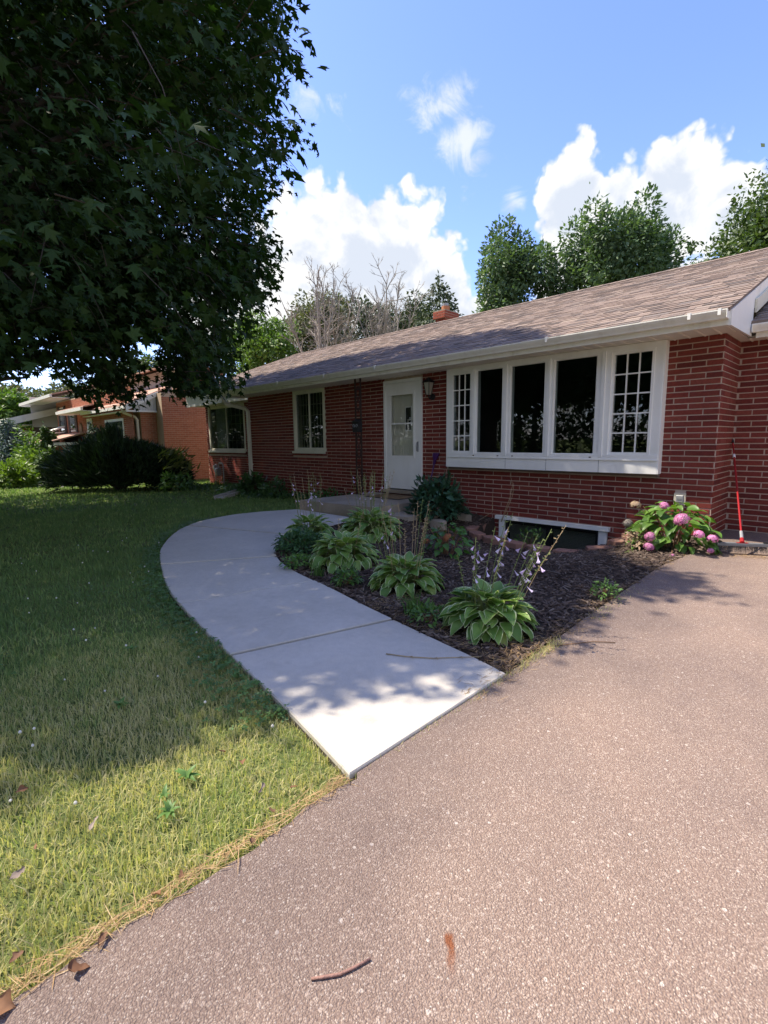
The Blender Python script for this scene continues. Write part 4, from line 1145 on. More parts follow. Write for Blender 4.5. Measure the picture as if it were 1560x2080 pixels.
def broom():
    a, b = np.array([0.24, -0.80, 0]), np.array([0.62, -0.585, 0])
    c = (a+b)/2; u = unit(b-a); v = np.array([-u[1], u[0], 0]); up = np.array([0, 0, 1.0])
    t = thing('push_broom', (c[0], c[1], 0), 'push broom with red handle leaning in the brick corner by the drive', 'broom')
    m = MB(); m.obox(c+up*0.098, u*0.225, v*0.030, up*0.011); m.obox(c+up*0.111, u*0.20, v*0.022, up*0.006); m.build('head', 'grey_plastic', t)
    V_, F_ = [], []
    n = 520
    s = rng.uniform(-1, 1, n); w_ = rng.uniform(-1, 1, n)
    base = c+np.outer(s*0.218, u)+np.outer(w_*0.024, v)+up*0.09
    tip = c+np.outer(s*0.245+rng.normal(0, .006, n), u)+np.outer(w_*0.046-0.012+rng.normal(0, .005, n), v)+up*rng.uniform(0.002, 0.012, n)[:, None]
    side = u*0.0012
    V_ = np.stack([base-side, base+side, tip], 1).reshape(-1, 3); F_ = np.arange(3*n).reshape(-1, 3)
    o = link('bristles', raw_mesh('bristles', V_-c, F_, 'bristle'), t, c); o['kind'] = 'stuff'
    foot = c+up*0.118; top = at(1488, 893, 1, 0.772)
    d = top-foot
    m = MB(); m.tube([foot, foot+d*0.035], [0.022, 0.017], 10); m.obox(foot-up*0.006, u*0.05, v*0.02, up*0.007); m.build('socket', 'red_plastic', t)
    m = MB(); m.tube([foot+d*0.03, foot+d*0.09], 0.0155, 10); m.build('ferrule', 'grey_metal', t)
    m = MB(); m.tube([foot+d*0.085, foot+d*0.5, foot+d*0.80], 0.0095, 10); m.build('handle', 'red_plastic', t)
    m = MB(); m.tube([foot+d*0.795, foot+d*0.825], 0.0145, 10); m.build('collar', 'white_paint', t)
    m = MB(); m.tube([foot+d*0.82, foot+d*0.965], 0.0085, 10); m.build('extension', 'red_plastic', t)
    m = MB(); m.tube([foot+d*0.96, top-d*0.004], [0.0145, 0.012], 10); m.build('grip', 'black_plastic', t)
    for k in (-1, 1):
        m = MB(); m.obox(c+u*k*0.2+up*0.125, u*0.016, v*0.012, up*0.008); m.build('bumper', 'black_plastic', t)
broom()

def scraper():
    b = np.array([-4.10, -0.30, 0.0]); tp = np.array([-4.06, -0.022, 0.97])
    t = thing('garden_tool', b, 'purple plastic tool with flared top leaning beside the white door', 'tool')
    d = tp-b
    m = MB(); m.tube([b, b+d*0.45, b+d*0.80], [0.013, 0.012, 0.012], 8); m.build('shaft', 'purple_plastic', t)
    p = b+d*0.78; m = MB()
    vs = []
    for s, w_, h in ((0, 0.018, 0.014), (0.08, 0.026, 0.016), (0.14, 0.055, 0.020), (0.205, 0.066, 0.014)):
        q = p+unit(d)*s; vs += [q+np.array([-w_, -h, 0]), q+np.array([w_, -h, 0]), q+np.array([w_, h*0.6, 0]), q+np.array([-w_, h*0.6, 0])]
    m.add(vs, [(4*i+k, 4*i+(k+1)%4, 4*i+4+(k+1)%4, 4*i+4+k) for i in range(3) for k in range(4)]+[(3,2,1,0),(12,13,14,15)])
    m.build('head', 'purple_plastic', t)
scraper()

def outlet():
    x, z = -0.325, 0.443
    t = thing('outlet_cover', (x, -0.01, z), 'small beige weatherproof cover on the brick above the pink hydrangea', 'outlet cover')
    m = MB()
    for p in ((-0.062, -0.04, -0.068, 0.068), (0.04, 0.062, -0.068, 0.068), (-0.04, 0.04, 0.045, 0.068), (-0.04, 0.04, -0.068, -0.045)): m.box(x+p[0], x+p[1], -0.028, 0.02, z+p[2], z+p[3])
    m.build('frame', 'beige_plastic', t)
    m = MB(); m.bevbox(x-0.039, x+0.039, -0.040, 0.0, z-0.044, z+0.044, 0.006); m.build('door', 'grey_metal', t)
    m = MB(); m.box(x-0.024, x+0.024, -0.043, -0.0405, z-0.012, z+0.008); m.build('slot', 'grey_plastic', t)
outlet()

def gas_meter():
    c = at(443, 962, 1, YB-0.22); c[2] = 0
    x, y = c[0], c[1]; zg = float(gz(x, y))
    t = thing('gas_meter', (x, y, zg), 'grey gas meter on pipes against the brick under the left window', 'gas meter')
    z = 0.14
    m = MB(); m.bevbox(x-0.09, x+0.09, y-0.07, y+0.07, z, z+0.24, 0.02); m.build('body', 'grey_metal', t)
    m = MB(); m.lathe([(0.05, -0.10), (0.055, -0.085), (0.055, -0.07)], (x, y, z+0.16), 14, axis=1); m.build('dial', 'white_paint', t)
    m = MB(); m.tube([(x+0.06, y, z+0.24), (x+0.06, y, z+0.36), (x+0.1, y, z+0.39), (x+0.32, y, z+0.39), (x+0.36, y, z+0.36), (x+0.36, y, zg-0.05)], 0.019, 8); m.build('outlet_pipe', 'grey_metal', t)
    m = MB(); m.tube([(x-0.06, y, z+0.24), (x-0.06, y, z+0.33), (x-0.16, y, z+0.34), (x-0.17, y, z+0.3), (x-0.17, y, zg-0.05)], 0.017, 8); m.build('inlet_pipe', 'grey_metal', t)
    m = MB(); m.lathe([(0.02, -0.04), (0.075, -0.03), (0.075, 0.0), (0.03, 0.03)], (x-0.17, y-0.02, z+0.25), 14, axis=1); m.build('regulator', 'grey_metal', t)
gas_meter()

def splash_block():
    a, b = at(445, 1012, 2, -0.06), at(510, 990, 2, -0.04)
    c = (a+b)/2; u = unit(b-a); u[2] = 0; v = np.array([-u[1], u[0], 0])
    L = np.linalg.norm((b-a)[:2])/2
    t = thing('splash_block', (c[0], c[1], -0.1), 'long pale concrete splash trough under the downspout', 'splash block')
    m = MB(); m.obox(c-np.array([0, 0, 0.02]), u*L, v*0.12, (0, 0, 0.02)); m.build('base', 'concrete', t)
    for s in (-1, 1):
        m = MB(); m.obox(c+v*s*0.105+np.array([0, 0, 0.022]), u*L, v*0.018, (0, 0, 0.02)); m.build('kerb', 'concrete', t)
splash_block()

def door_mat():
    t = thing('door_mat', (-4.75, -0.42, 0.178), 'brown coir door mat on the porch in front of the door', 'door mat')
    m = MB(); m.box(-5.17, -4.38, -0.66, -0.17, 0.1782, 0.190); m.build('mat', 'coir', t)
    m = MB()
    for p in ((-5.19, -4.36, -0.69, -0.661), (-5.19, -4.36, -0.169, -0.14), (-5.19, -5.171, -0.661, -0.169), (-4.379, -4.36, -0.661, -0.169)): m.box(p[0], p[1], p[2], p[3], 0.1785, 0.187)
    m.build('border', 'black_plastic', t)
door_mat()

# retaining blocks round the window well
def blocks():
    pth = [(-2.98, -0.24), (-2.90, -0.60), (-2.64, -0.86), (-2.30, -0.97), (-1.94, -1.02), (-1.58, -1.05), (-1.22, -1.04), (-0.93, -0.82), (-0.82, -0.48), (-0.78, -0.15)]
    ZT = [-0.11, -0.12, -0.135, -0.14, -0.15, -0.15, -0.15, -0.10, -0.05, -0.01]
    words = ['against the wall at the far end of the well', 'second from the far end of the well', 'third from the far end of the well', 'fourth from the far end of the well', 'in the middle of the curved row', 'just right of the middle of the row', 'at the outer corner of the row', 'third from the hydrangea end', 'next to last beside the hydrangea', 'last of the row by the hydrangea']
    for i, (x, y) in enumerate(pth):
        a = np.array(pth[max(i-1, 0)]); b = np.array(pth[min(i+1, len(pth)-1)]); u = unit(b-a); n = np.array([u[1], -u[0]])
        h = 0.135+rng.normal(0, 0.004); z0 = ZT[i]-h
        w0, w1, d = 0.165, 0.125, 0.085
        tw = rng.normal(0, 0.06); u = np.array([u[0]*math.cos(tw)-u[1]*math.sin(tw), u[0]*math.sin(tw)+u[1]*math.cos(tw)]); n = np.array([u[1], -u[0]])
        c = np.array([x, y])
        pl = [c-u*w1-n*d, c+u*w1-n*d, c+u*w0+n*d*0.5, c+u*w0*0.55+n*d, c-u*w0*0.55+n*d, c-u*w0+n*d*0.5]
        m = MB(); N = 6; inn = [c+(p-c)*0.94 for p in pl]
        m.add([(*p, z0-0.08) for p in pl]+[(*p, z0+h-0.008) for p in pl]+[(*p, z0+h) for p in inn], [tuple(range(12, 18))]+[(i_, (i_+1)%N, N+(i_+1)%N, N+i_) for i_ in range(N)]+[(N+i_, N+(i_+1)%N, 2*N+(i_+1)%N, 2*N+i_) for i_ in range(N)])
        tag(m.build('edging_block', 'edging_stone'), 'reddish concrete edging block, '+words[i], 'edging block', 'edging blocks round the basement window well')
blocks()
# flat stones along the wall left of the well
for i, (x, y, w_, h) in enumerate(((-3.30, -0.36, 0.20, 0.035), (-3.12, -1.15, 0.16, 0.03))):
    m = MB(); n = 9; r = [w_*(0.85+0.3*rng.random()) for _ in range(n)]
    pl = [(x+r[k]*math.cos(2*math.pi*k/n), y+0.6*r[k]*math.sin(2*math.pi*k/n)) for k in range(n)]
    pi = [(x+(p-x)*0.86, y+(q-y)*0.86) for p, q in pl]
    m.add([(p, q, -0.1) for p, q in pl]+[(p, q, h*0.8) for p, q in pl]+[(p, q, h) for p, q in pi], [tuple(range(2*n, 3*n))]+[(k, (k+1)%n, n+(k+1)%n, n+k) for k in range(n)]+[(n+k, n+(k+1)%n, 2*n+(k+1)%n, 2*n+k) for k in range(n)])
    tag(m.build('flat_stone', 'old_concrete'), ['larger flat grey stone behind the hosta flowers against the wall', 'smaller flat grey stone in the mulch before the well'][i], 'stone')

# twig on the drive, fallen flower stalk on the walk
def on_ground(pts, z=0.0): return [at(px, py, 2, z) for px, py in pts]
m = MB(); pts = on_ground([(632, 1988), (655, 1985), (690, 1979), (720, 1965), (752, 1947)], 0.005); m.tube(pts, [0.0028, 0.0034, 0.0034, 0.0032, 0.0026], 8)
tag(m.build('twig', 'twig', smooth=True), 'short bare brown twig lying on the drive', 'twig')
m = MB(); pts = on_ground([(784, 1328), (830, 1334), (880, 1337), (930, 1335), (985, 1334), (1030, 1343)], 0.018); m.tube(pts, [0.0032, 0.003, 0.0028, 0.0024, 0.002, 0.0015], 6)
for i in range(1, 5):
    p = pts[i]; m.tube([p, p+np.array([0.02, 0.01, 0.006]), p+np.array([0.035, -0.004, 0.004])], [0.002, 0.003, 0.001], 5)
tag(m.build('fallen_stalk', 'dry_stem', smooth=True), 'fallen flower stalk lying across the concrete walk', 'stalk')
m = MB(); pts = on_ground([(1125, 1312), (1160, 1308), (1205, 1303), (1250, 1305)], 0.006); m.tube(pts, 0.0025, 6)
tag(m.build('stick', 'brown_stem', smooth=True), 'thin dark stick on the drive beside the front hosta', 'stick')

# ================================================================== plants
def leaf_mesh(name, L, W, mat, nx=4, ny=7, arch=0.35, cup=0.25, tip=0.9, uvm=True, wave=0.0, shape=0.42):
    """leaf along +x, normal +z, arching down along its length"""
    us = np.linspace(-1, 1, nx+1); vs = np.linspace(0, 1, ny+1)
    V, UV = [], []
    for v in vs:
        w_ = W/2*(math.sin(math.pi*v**shape)**0.8 if 0 < v < 1 else 0.0) + 0.004*W
        ang = arch*v*1.6
        x = L*(math.sin(ang)/max(arch*1.6, 1e-3)) if arch > 0.01 else L*v
        z = -L*(1-math.cos(ang))/max(arch*1.6, 1e-3) if arch > 0.01 else 0
        for u in us:
            V.append((x, u*w_, z+cup*w_*abs(u)**1.5*(1-0.4*v)+wave*W*math.sin(7*v+3*u)*abs(u)))
            UV.append((0.5+0.5*u*(1 if True else 1), v))
    n = nx+1
    F = [(j*n+i, j*n+n+i, j*n+n+i+1, j*n+i+1) for j in range(ny) for i in range(nx)]
    UV = np.array(UV); UV[:, 0] = np.where((UV[:, 1] > 0.9), 0.5+np.sign(UV[:, 0]-0.5)*np.maximum(abs(UV[:, 0]-0.5), (UV[:, 1]-0.86)*3.2), UV[:, 0])
    return raw_mesh(name, np.array(V), np.array(F), mat, UV if uvm else None, smooth=True)

HOSTA = [leaf_mesh('leaf', 1.0, 0.70, 'hosta_leaf', 6, 9, 0.36, 0.26, wave=0.05, shape=0.55), leaf_mesh('leaf', 1.0, 0.76, 'hosta_leaf', 6, 9, 0.52, 0.20, wave=0.07, shape=0.58), leaf_mesh('leaf', 1.0, 0.62, 'hosta_leaf', 6, 9, 0.28, 0.34, wave=0.04, shape=0.52)]
def place_leaf(me, parent, p, az, pitch, roll, s):
    o = bpy.data.objects.new('leaf', me); COL.objects.link(o); o.parent = parent
    o.location = tuple(np.array(p)-org(parent)); o.rotation_euler = (roll, -pitch, az); o.scale = (s, s, s)
    return o
def bell(mb, p, d, L, r):
    """drooping bell flower along d"""
    d = unit(np.array(d, float)); ref = np.array([0, 0, 1.0]) if abs(d[2]) < 0.9 else np.array([1.0, 0, 0])
    u = unit(np.cross(d, ref)); w_ = np.cross(d, u); vs = []
    prof = ((0.0, 0.10), (0.35, 0.22), (0.7, 0.55), (1.0, 1.0))
    for t, k in prof:
        for i in range(6):
            a = math.pi*i/3; rr = r*k*(1.0 if (i % 2 == 0 or t < 1) else 0.55)
            vs.append(np.array(p)+d*L*t+rr*(math.cos(a)*u+math.sin(a)*w_))
    mb.add(vs, [(6*j+i, 6*j+(i+1)%6, 6*j+6+(i+1)%6, 6*j+6+i) for j in range(3) for i in range(6)])
def hosta(loc, R, H, n, ls, scapes, label, seed, fl=0.5, hts=(0.5, 0.75), lean=(0, 0)):
    r = np.random.default_rng(seed)
    c = np.array([loc[0], loc[1], float(bedz(loc[0], loc[1]))])
    t = thing('hosta', c, label, 'hosta', 'hostas in the planting bed')
    pet = MB()
    for i in range(n):
        f = (i+0.5)/n                       # 0 inner .. 1 outer
        az = i*2.39996+r.normal(0, 0.25)
        rr = R*(0.12+0.50*f**0.8)*r.uniform(0.85, 1.12)
        hh = H*(1.0-0.72*f**1.3)*r.uniform(0.85, 1.1)
        pitch = 0.85*(1-f)**1.5 - 0.60*f + r.normal(0, 0.18)
        s = ls*(0.72+0.42*math.sin(math.pi*min(1, 0.25+0.6*f)))*r.uniform(0.85, 1.15)
        p = c+np.array([rr*math.cos(az), rr*math.sin(az), hh])
        place_leaf(HOSTA[r.integers(3)], t, p, az+r.normal(0, 0.2), pitch, r.normal(0, 0.25), s)
        q = c+np.array([0.03*math.cos(az), 0.03*math.sin(az), 0])
        pet.tube([q, (q+p)/2+np.array([0, 0, 0.03]), p], [0.004, 0.0035, 0.003], 4, False)
    tag(pet.build('leaf_stalks', 'green_stem', t), kind='stuff')
    for k in range(scapes):
        az = k*2.39996+r.normal(0, .3); h = r.uniform(*hts); tl = r.uniform(0.05, 0.34)
        e = c+np.array([tl*math.cos(az)+lean[0]*h, tl*math.sin(az)+lean[1]*h, h])
        b = c+np.array([min(.12, tl*.6)*math.cos(az), min(.12, tl*.6)*math.sin(az), 0.02])
        mid = (b+e)/2+np.array([0, 0, 0.03])
        path = [b+(mid-b)*s_*2 if s_ < 0.5 else mid+(e-mid)*(s_-0.5)*2 for s_ in np.linspace(0, 1, 7)]
        st = MB(); st.tube(path, list(np.linspace(0.0026, 0.0014, 7)), 5)
        d = unit(path[-1]-path[-3])
        flower = r.random() < fl
        bl_ = MB(); nbud = r.integers(7, 14)
        for j in range(nbud):
            s_ = 0.52+0.48*j/nbud
            q = path[-1]*(1-(1-s_)/0.38)+path[-3]*((1-s_)/0.38) if False else b+(e-b)*s_+(np.array([0, 0, 0.03]))*(1-abs(2*s_-1))
            aa = j*2.4+r.normal(0, .4); od = np.array([math.cos(aa), math.sin(aa), 0.25])
            if flower and s_ < 0.92 and r.random() < 0.34:
                bell(bl_, q+od*0.008, np.array([math.cos(aa)*0.7, math.sin(aa)*0.7, -0.75+r.normal(0, .2)]), r.uniform(0.028, 0.045), r.uniform(0.008, 0.015))
            else:
                q2 = q+od*r.uniform(0.012, 0.024)
                st.tube([q, (q+q2)/2, q2], [0.0012, 0.0036, 0.001], 5)
        so = st.build('flower_stem', 'dry_stem' if not flower and r.random() < 0.6 else 'green_stem', t, smooth=True)
        if flower and bl_.v: tag(bl_.build('blossoms', 'lilac_petal', so), kind=None)
    return t
hosta((-0.29, -4.13), 0.37, 0.22, 135, 0.125, 18, 'largest and nearest hosta, white-edged leaves and lilac bells, by the drive', 11, 0.7, (0.48, 0.74), (0.20, 0.14))
hosta((-1.27, -3.84), 0.38, 0.20, 120, 0.125, 17, 'white-edged hosta beside the walk, left of the largest one', 12, 0.1, (0.50, 0.72))
hosta((-2.20, -3.70), 0.45, 0.23, 135, 0.132, 4, 'white-edged hosta by the bend of the walk, in front of the two back ones', 13, 0.3, (0.4, 0.55))
hosta((-2.95, -2.66), 0.52, 0.28, 140, 0.145, 28, 'big back hosta with many flower stalks before the porch', 14, 0.25, (0.62, 0.86))
hosta((-3.40, -3.22), 0.38, 0.24, 90, 0.130, 15, 'half hidden hosta at the walk edge nearest the porch', 15, 0.4, (0.62, 0.86), (-0.1, 0))

# ---- hydrangeas
HYD = [leaf_mesh('leaf', 1.0, 0.70, 'hydrangea_leaf', 6, 8, 0.35, 0.25, wave=0.04, shape=0.55), leaf_mesh('leaf', 1.0, 0.62, 'hydrangea_leaf', 6, 8, 0.6, 0.35, wave=0.05, shape=0.55)]
SHY = [leaf_mesh('leaf', 1.0, 0.72, 'small_hydrangea_leaf', 4, 6, 0.35, 0.25, wave=0.04, shape=0.55)]
def floret_head(name, R, n, mat, seed):
    r = np.random.default_rng(seed)
    d = unit(r.normal(size=(n, 3))); d[:, 2] = np.where(d[:, 2] < -0.35, -d[:, 2], d[:, 2])
    P = d*R*np.array([1, 1, 0.78])*r.uniform(0.86, 1.06, (n, 1))
    x = unit(np.cross(d, r.normal(size=(n, 3))))
    T = [(0, 0, 0.05)]; Fq = []
    for k in range(4):
        a = math.pi/2*k; b = a+0.42; c_ = a-0.42
        i = len(T); T += [(0.62*math.cos(c_), 0.62*math.sin(c_), 0.10), (math.cos(a), math.sin(a), 0.0), (0.62*math.cos(b), 0.62*math.sin(b), 0.10)]
        Fq.append((0, i, i+1, i+2))
    V, F = scatter(T, Fq, P, frames(x, d), np.full(n, R*0.28)*r.uniform(0.8, 1.2, n))
    return raw_mesh(name, V, F, mat)
HEADS = {k: floret_head('flower_head', 1.0, 130, m_, s_) for k, m_, s_ in (('pink', 'pink_petal', 1), ('tan', 'dried_petal', 2), ('grey', 'grey_petal', 3), ('rust', 'rust_petal', 4))}
def head(parent, p, R, kind, seed=0):
    o = link('flower_head', HEADS[kind], parent, p); o.scale = (R, R, R); o.rotation_euler = (rng.normal(0, .4), rng.normal(0, .4), rng.uniform(0, 6))
def shrub_leaves(t, c, R, H, n, ls, meshes, seed, zmin=0.05):
    r = np.random.default_rng(seed); st = MB()
    for i in range(n):
        az = i*2.39996+r.normal(0, .3); e = math.asin(min(1, max(0.0, (i+0.5)/n)))      # even over the dome
        k = r.uniform(0.72, 1.02)
        p = c+np.array([R[0]*k*math.cos(e)*math.cos(az), R[1]*k*math.cos(e)*math.sin(az), zmin+H*k*math.sin(e)])
        place_leaf(meshes[r.integers(len(meshes))], t, p, az+r.normal(0, .35), 0.55*math.sin(e)-0.45+r.normal(0, .25), r.normal(0, .35), ls*r.uniform(0.7, 1.2))
    for i in range(14):
        az = r.uniform(0, 6.28); k = r.uniform(0.3, 0.85)
        st.tube([c+np.array([0.05*math.cos(az), 0.05*math.sin(az), 0]), c+np.array([R[0]*k*0.6*math.cos(az), R[1]*k*0.6*math.sin(az), H*0.55]), c+np.array([R[0]*k*math.cos(az), R[1]*k*math.sin(az), H*0.95])], [0.006, 0.005, 0.003], 5)
    tag(st.build('stems', 'brown_stem', t), kind='stuff')
hc = np.array([-0.17, -0.80, 0.0])
hy = thing('hydrangea', hc, 'hydrangea with pink flower heads against the brick corner', 'hydrangea')
shrub_leaves(hy, hc, (0.40, 0.30), 0.44, 190, 0.135, HYD, 21)
for px, py, dy, R, k in ((1349, 1028, -0.72, 0.050, 'pink'), (1384, 1056, -1.02, 0.072, 'pink'), (1420, 1086, -1.02, 0.048, 'pink'), (1447, 1095, -0.86, 0.050, 'pink'), (1320, 1090, -1.05, 0.052, 'pink'), (1318, 1111, -1.08, 0.050, 'pink'), (1443, 1119, -0.95, 0.030, 'pink'), (1365, 1131, -1.12, 0.032, 'pink'), (1291, 1026, -0.70, 0.055, 'tan'), (1276, 1064, -0.72, 0.055, 'grey'), (1297, 1088, -0.86, 0.050, 'grey')):
    q = at(px, py, 1, dy-0.09); head(hy, q, R, k)
    m = MB(); m.tube([hc+np.array([(q[0]-hc[0])*.2, (q[1]-hc[1])*.2, 0.02]), hc+(q-hc)*np.array([.65, .65, .7])+np.array([0, 0, .03]), q], [.005, .004, .003], 5); m.build('flower_stalk', 'brown_stem', hy)
sc_ = np.array([-1.72, -2.72, float(bedz(-1.72, -2.72))])
sh = thing('hydrangea', sc_, 'small low hydrangea with withered rusty flower heads in mid bed', 'hydrangea')
shrub_leaves(sh, sc_, (0.24, 0.22), 0.30, 80, 0.085, SHY, 22)
for px, py, R, k in ((866, 1100, 0.035, 'rust'), (909, 1092, 0.045, 'rust'), (895, 1143, 0.028, 'rust')): head(sh, at(px, py, 1, -2.93), R, k)

# ---- leafy plants whose leaves are too small to pick apart
LEAF4 = ([(0, 0, 0), (0.35, -0.22, 0.03), (1, 0, -0.08), (0.35, 0.22, 0.03), (0.5, 0, -0.03)], [(0, 1, 4), (1, 2, 4), (2, 3, 4), (3, 0, 4)])
DIAM = ([(0, 0, 0), (0.45, -0.25, 0), (1, 0, 0), (0.45, 0.25, 0)], [(0, 1, 2, 3)])
def leaf_cloud(P, out, size, tmpl, r, droop=0.2, spread=0.7):
    n = len(P)
    x = unit(out+r.normal(0, spread, (n, 3))); x[:, 2] -= droop
    nd = unit(np.array([0, 0, 1.0])+r.normal(0, 0.45, (n, 3)))
    return scatter(*tmpl, P, frames(x, nd), size*r.uniform(0.65, 1.25, n))
def bushy(name, c, R, H, n, size, mat, label, cat, seed, group=None, stems=8, stem_mat='brown_stem', tmpl=LEAF4, flat=0.0, kind_leaf='foliage'):
    r = np.random.default_rng(seed); c = np.array(c, float)
    t = thing(name, c, label, cat, group)
    d = unit(r.normal(size=(n, 3))); d[:, 2] = abs(d[:, 2])
    k = r.uniform(0.25, 1.0, n)**0.5
    bump = 1+0.22*np.sin(d[:, 0]*5+seed)*np.cos(d[:, 1]*6+seed*2)
    P = d*np.array([R, R, H])*(k*bump)[:, None]; P[:, 2] += 0.03
    V, F = leaf_cloud(P, d, size, tmpl, r)
    tag(link('foliage', raw_mesh('foliage', V, F, mat), t, c), kind='stuff')
    s = MB()
    for i in range(stems):
        a = r.uniform(0, 6.28); q = r.uniform(0.3, 0.8)
        s.tube([c, c+np.array([R*q*.5*math.cos(a), R*q*.5*math.sin(a), H*.45]), c+np.array([R*q*math.cos(a), R*q*math.sin(a), H*.8])], [0.005, 0.004, 0.002], 4)
    tag(s.build('stems', stem_mat, t), kind='stuff')
    return t
bushy('peony', (-3.42, -0.80, 0.02), 0.42, 0.56, 1500, 0.12, 'peony_leaf', 'dark green peony bush beside the porch under the purple tool', 'peony', 31)
bushy('fern_plant', (-2.95, -3.66, 0.02), 0.26, 0.20, 1500, 0.05, 'fern_leaf', 'feathery dark green plant spilling over the bend of the walk', 'plant', 32)
bushy('weed', (-1.66, -4.13, 0.01), 0.13, 0.11, 240, 0.045, 'weed_leaf', 'small bright green weed at the walk edge between two hostas', 'weed', 33)
bushy('weed', (-2.42, -4.05, 0.01), 0.17, 0.09, 350, 0.04, 'weed_leaf', 'low weed at the walk edge under the bend hosta', 'weed', 34)
bushy('weed', (0.0, -3.05, 0.01), 0.10, 0.10, 160, 0.035, 'weed_leaf', 'tiny weed in the mulch along the drive edge', 'weed', 35)
bushy('weed', (-0.62, -4.33, 0.01), 0.12, 0.10, 170, 0.045, 'weed_leaf', 'weed at the left foot of the largest hosta', 'weed', 36)
bushy('weed', (-1.95, -0.62, -0.38), 0.22, 0.36, 160, 0.07, 'weed_leaf', 'young weed growing up inside the basement window well', 'weed', 37)
bushy('dried_plant', (-0.42, -1.0, 0.0), 0.16, 0.16, 300, 0.05, 'dried_petal', 'clump of withered brown leaves at the left foot of the pink hydrangea', 'plant', 38)
def grass_tuft(c, n, h, label, seed, mat='weed_leaf'):
    r = np.random.default_rng(seed); c = np.array(c, float)
    V, F = blades(np.tile(c, (n, 1))+np.c_[r.normal(0, .03, (n, 2)), np.zeros(n)], h*r.uniform(0.5, 1.1, n), 0.006, 0.55, r)
    tag(link('grass_tuft', raw_mesh('grass_tuft', V-c, F, mat), None, c), label, 'grass tuft')
def blades(P, h, w_, lean, r):
    """bent grass blades, two quads and a tip each -> triangles"""
    n = len(P); a = r.uniform(0, 2*math.pi, n); b = r.uniform(0, 2*math.pi, n)
    L = np.abs(r.normal(0, lean, n))+0.08
    d = np.stack([np.cos(a)*L, np.sin(a)*L, np.zeros(n)], 1)
    s = np.stack([np.cos(b), np.sin(b), np.zeros(n)], 1)*(w_*r.uniform(0.6, 1.3, n))[:, None]*0.5
    up = np.array([0, 0, 1.0]); h = np.asarray(h)[:, None]
    k = 1/np.sqrt(1+L*L)[:, None]
    p1 = P+(up*0.55+d*0.22)*h*k; p2 = P+(up*0.92+d*0.95)*h*k
    V = np.stack([P-s, P+s, p1+s*0.85, p1-s*0.85, p2], 1).reshape(-1, 3)
    i = (np.arange(n)*5)[:, None]
    F = np.stack([np.c_[i, i+1, i+2], np.c_[i, i+2, i+3], np.c_[i+3, i+2, i+4]], 1).reshape(-1, 3)
    return V, F
grass_tuft((-0.80, -4.27, 0.0), 70, 0.22, 'coarse grass tuft in the bed edge left of the largest hosta', 41)
grass_tuft((-2.05, -4.12, 0.0), 60, 0.16, 'coarse grass tuft at the walk edge below the bend hosta', 42)
# the tall dry stalks by the wall
m = MB(); b = np.array([-2.35, -0.7, 0.03])
for pts in ([b, at(1036, 1010, 1, -0.55), at(1041, 985, 1, -0.5), at(1036, 962, 1, -0.45)], [b+[0.01, 0, 0], at(1040, 1010, 1, -0.6), at(1043, 995, 1, -0.6), at(1043, 981, 1, -0.6)], [b-[0.3, 0.1, 0], at(1000, 1040, 1, -0.7), at(1001, 1000, 1, -0.7)]): m.tube(pts, list(np.linspace(0.004, 0.002, len(pts))), 5)
tag(m.build('dry_stalks', 'dry_stem', smooth=True), 'bare pale dry stalks rising against the brick under the bow window', 'stalks')
# ground cover along the wall left of the porch
def ground_cover():
    r = np.random.default_rng(51); n = 5200
    P = np.c_[r.uniform(-13.5, -5.8, n), r.uniform(-1.1, 0.75, n)]
    ok = ((P[:, 1] < -0.08) | (P[:, 0] < -10.35)) & (P[:, 1] > -0.95+0.3*np.sin(P[:, 0]*1.7))
    P = P[ok]; h = 0.05+0.16*np.clip(np.sin(P[:, 0]*2.3+1)*np.sin(P[:, 1]*3+P[:, 0]), 0, 1)
    P3 = np.c_[P, gz(P[:, 0], P[:, 1])+r.uniform(0.02, 1, len(P))*h+0.02]
    V, F = leaf_cloud(P3, np.tile([0, 0, .3], (len(P3), 1)), 0.09, LEAF4, r, 0.1, 0.9)
    tag(link('ground_cover', raw_mesh('ground_cover', V, F, 'ground_cover')), 'low dark green leafy cover along the wall left of the porch', 'ground cover', None, 'stuff')
ground_cover()
bushy('foundation_plant', (-9.55, -0.42, -0.05), 0.40, 0.42, 420, 0.16, 'ground_cover', 'leafy dark plant at the foot of the downspout', 'plant', 52)
bushy('foundation_plant', (-8.35, -0.55, -0.05), 0.28, 0.36, 300, 0.11, 'fern_leaf', 'upright green weed below the middle cream window', 'plant', 53)
bushy('foundation_plant', (-12.3, -1.15, -0.1), 0.50, 0.42, 420, 0.15, 'weed_leaf', 'green leafy weed clump at the right foot of the dark yew', 'plant', 54)

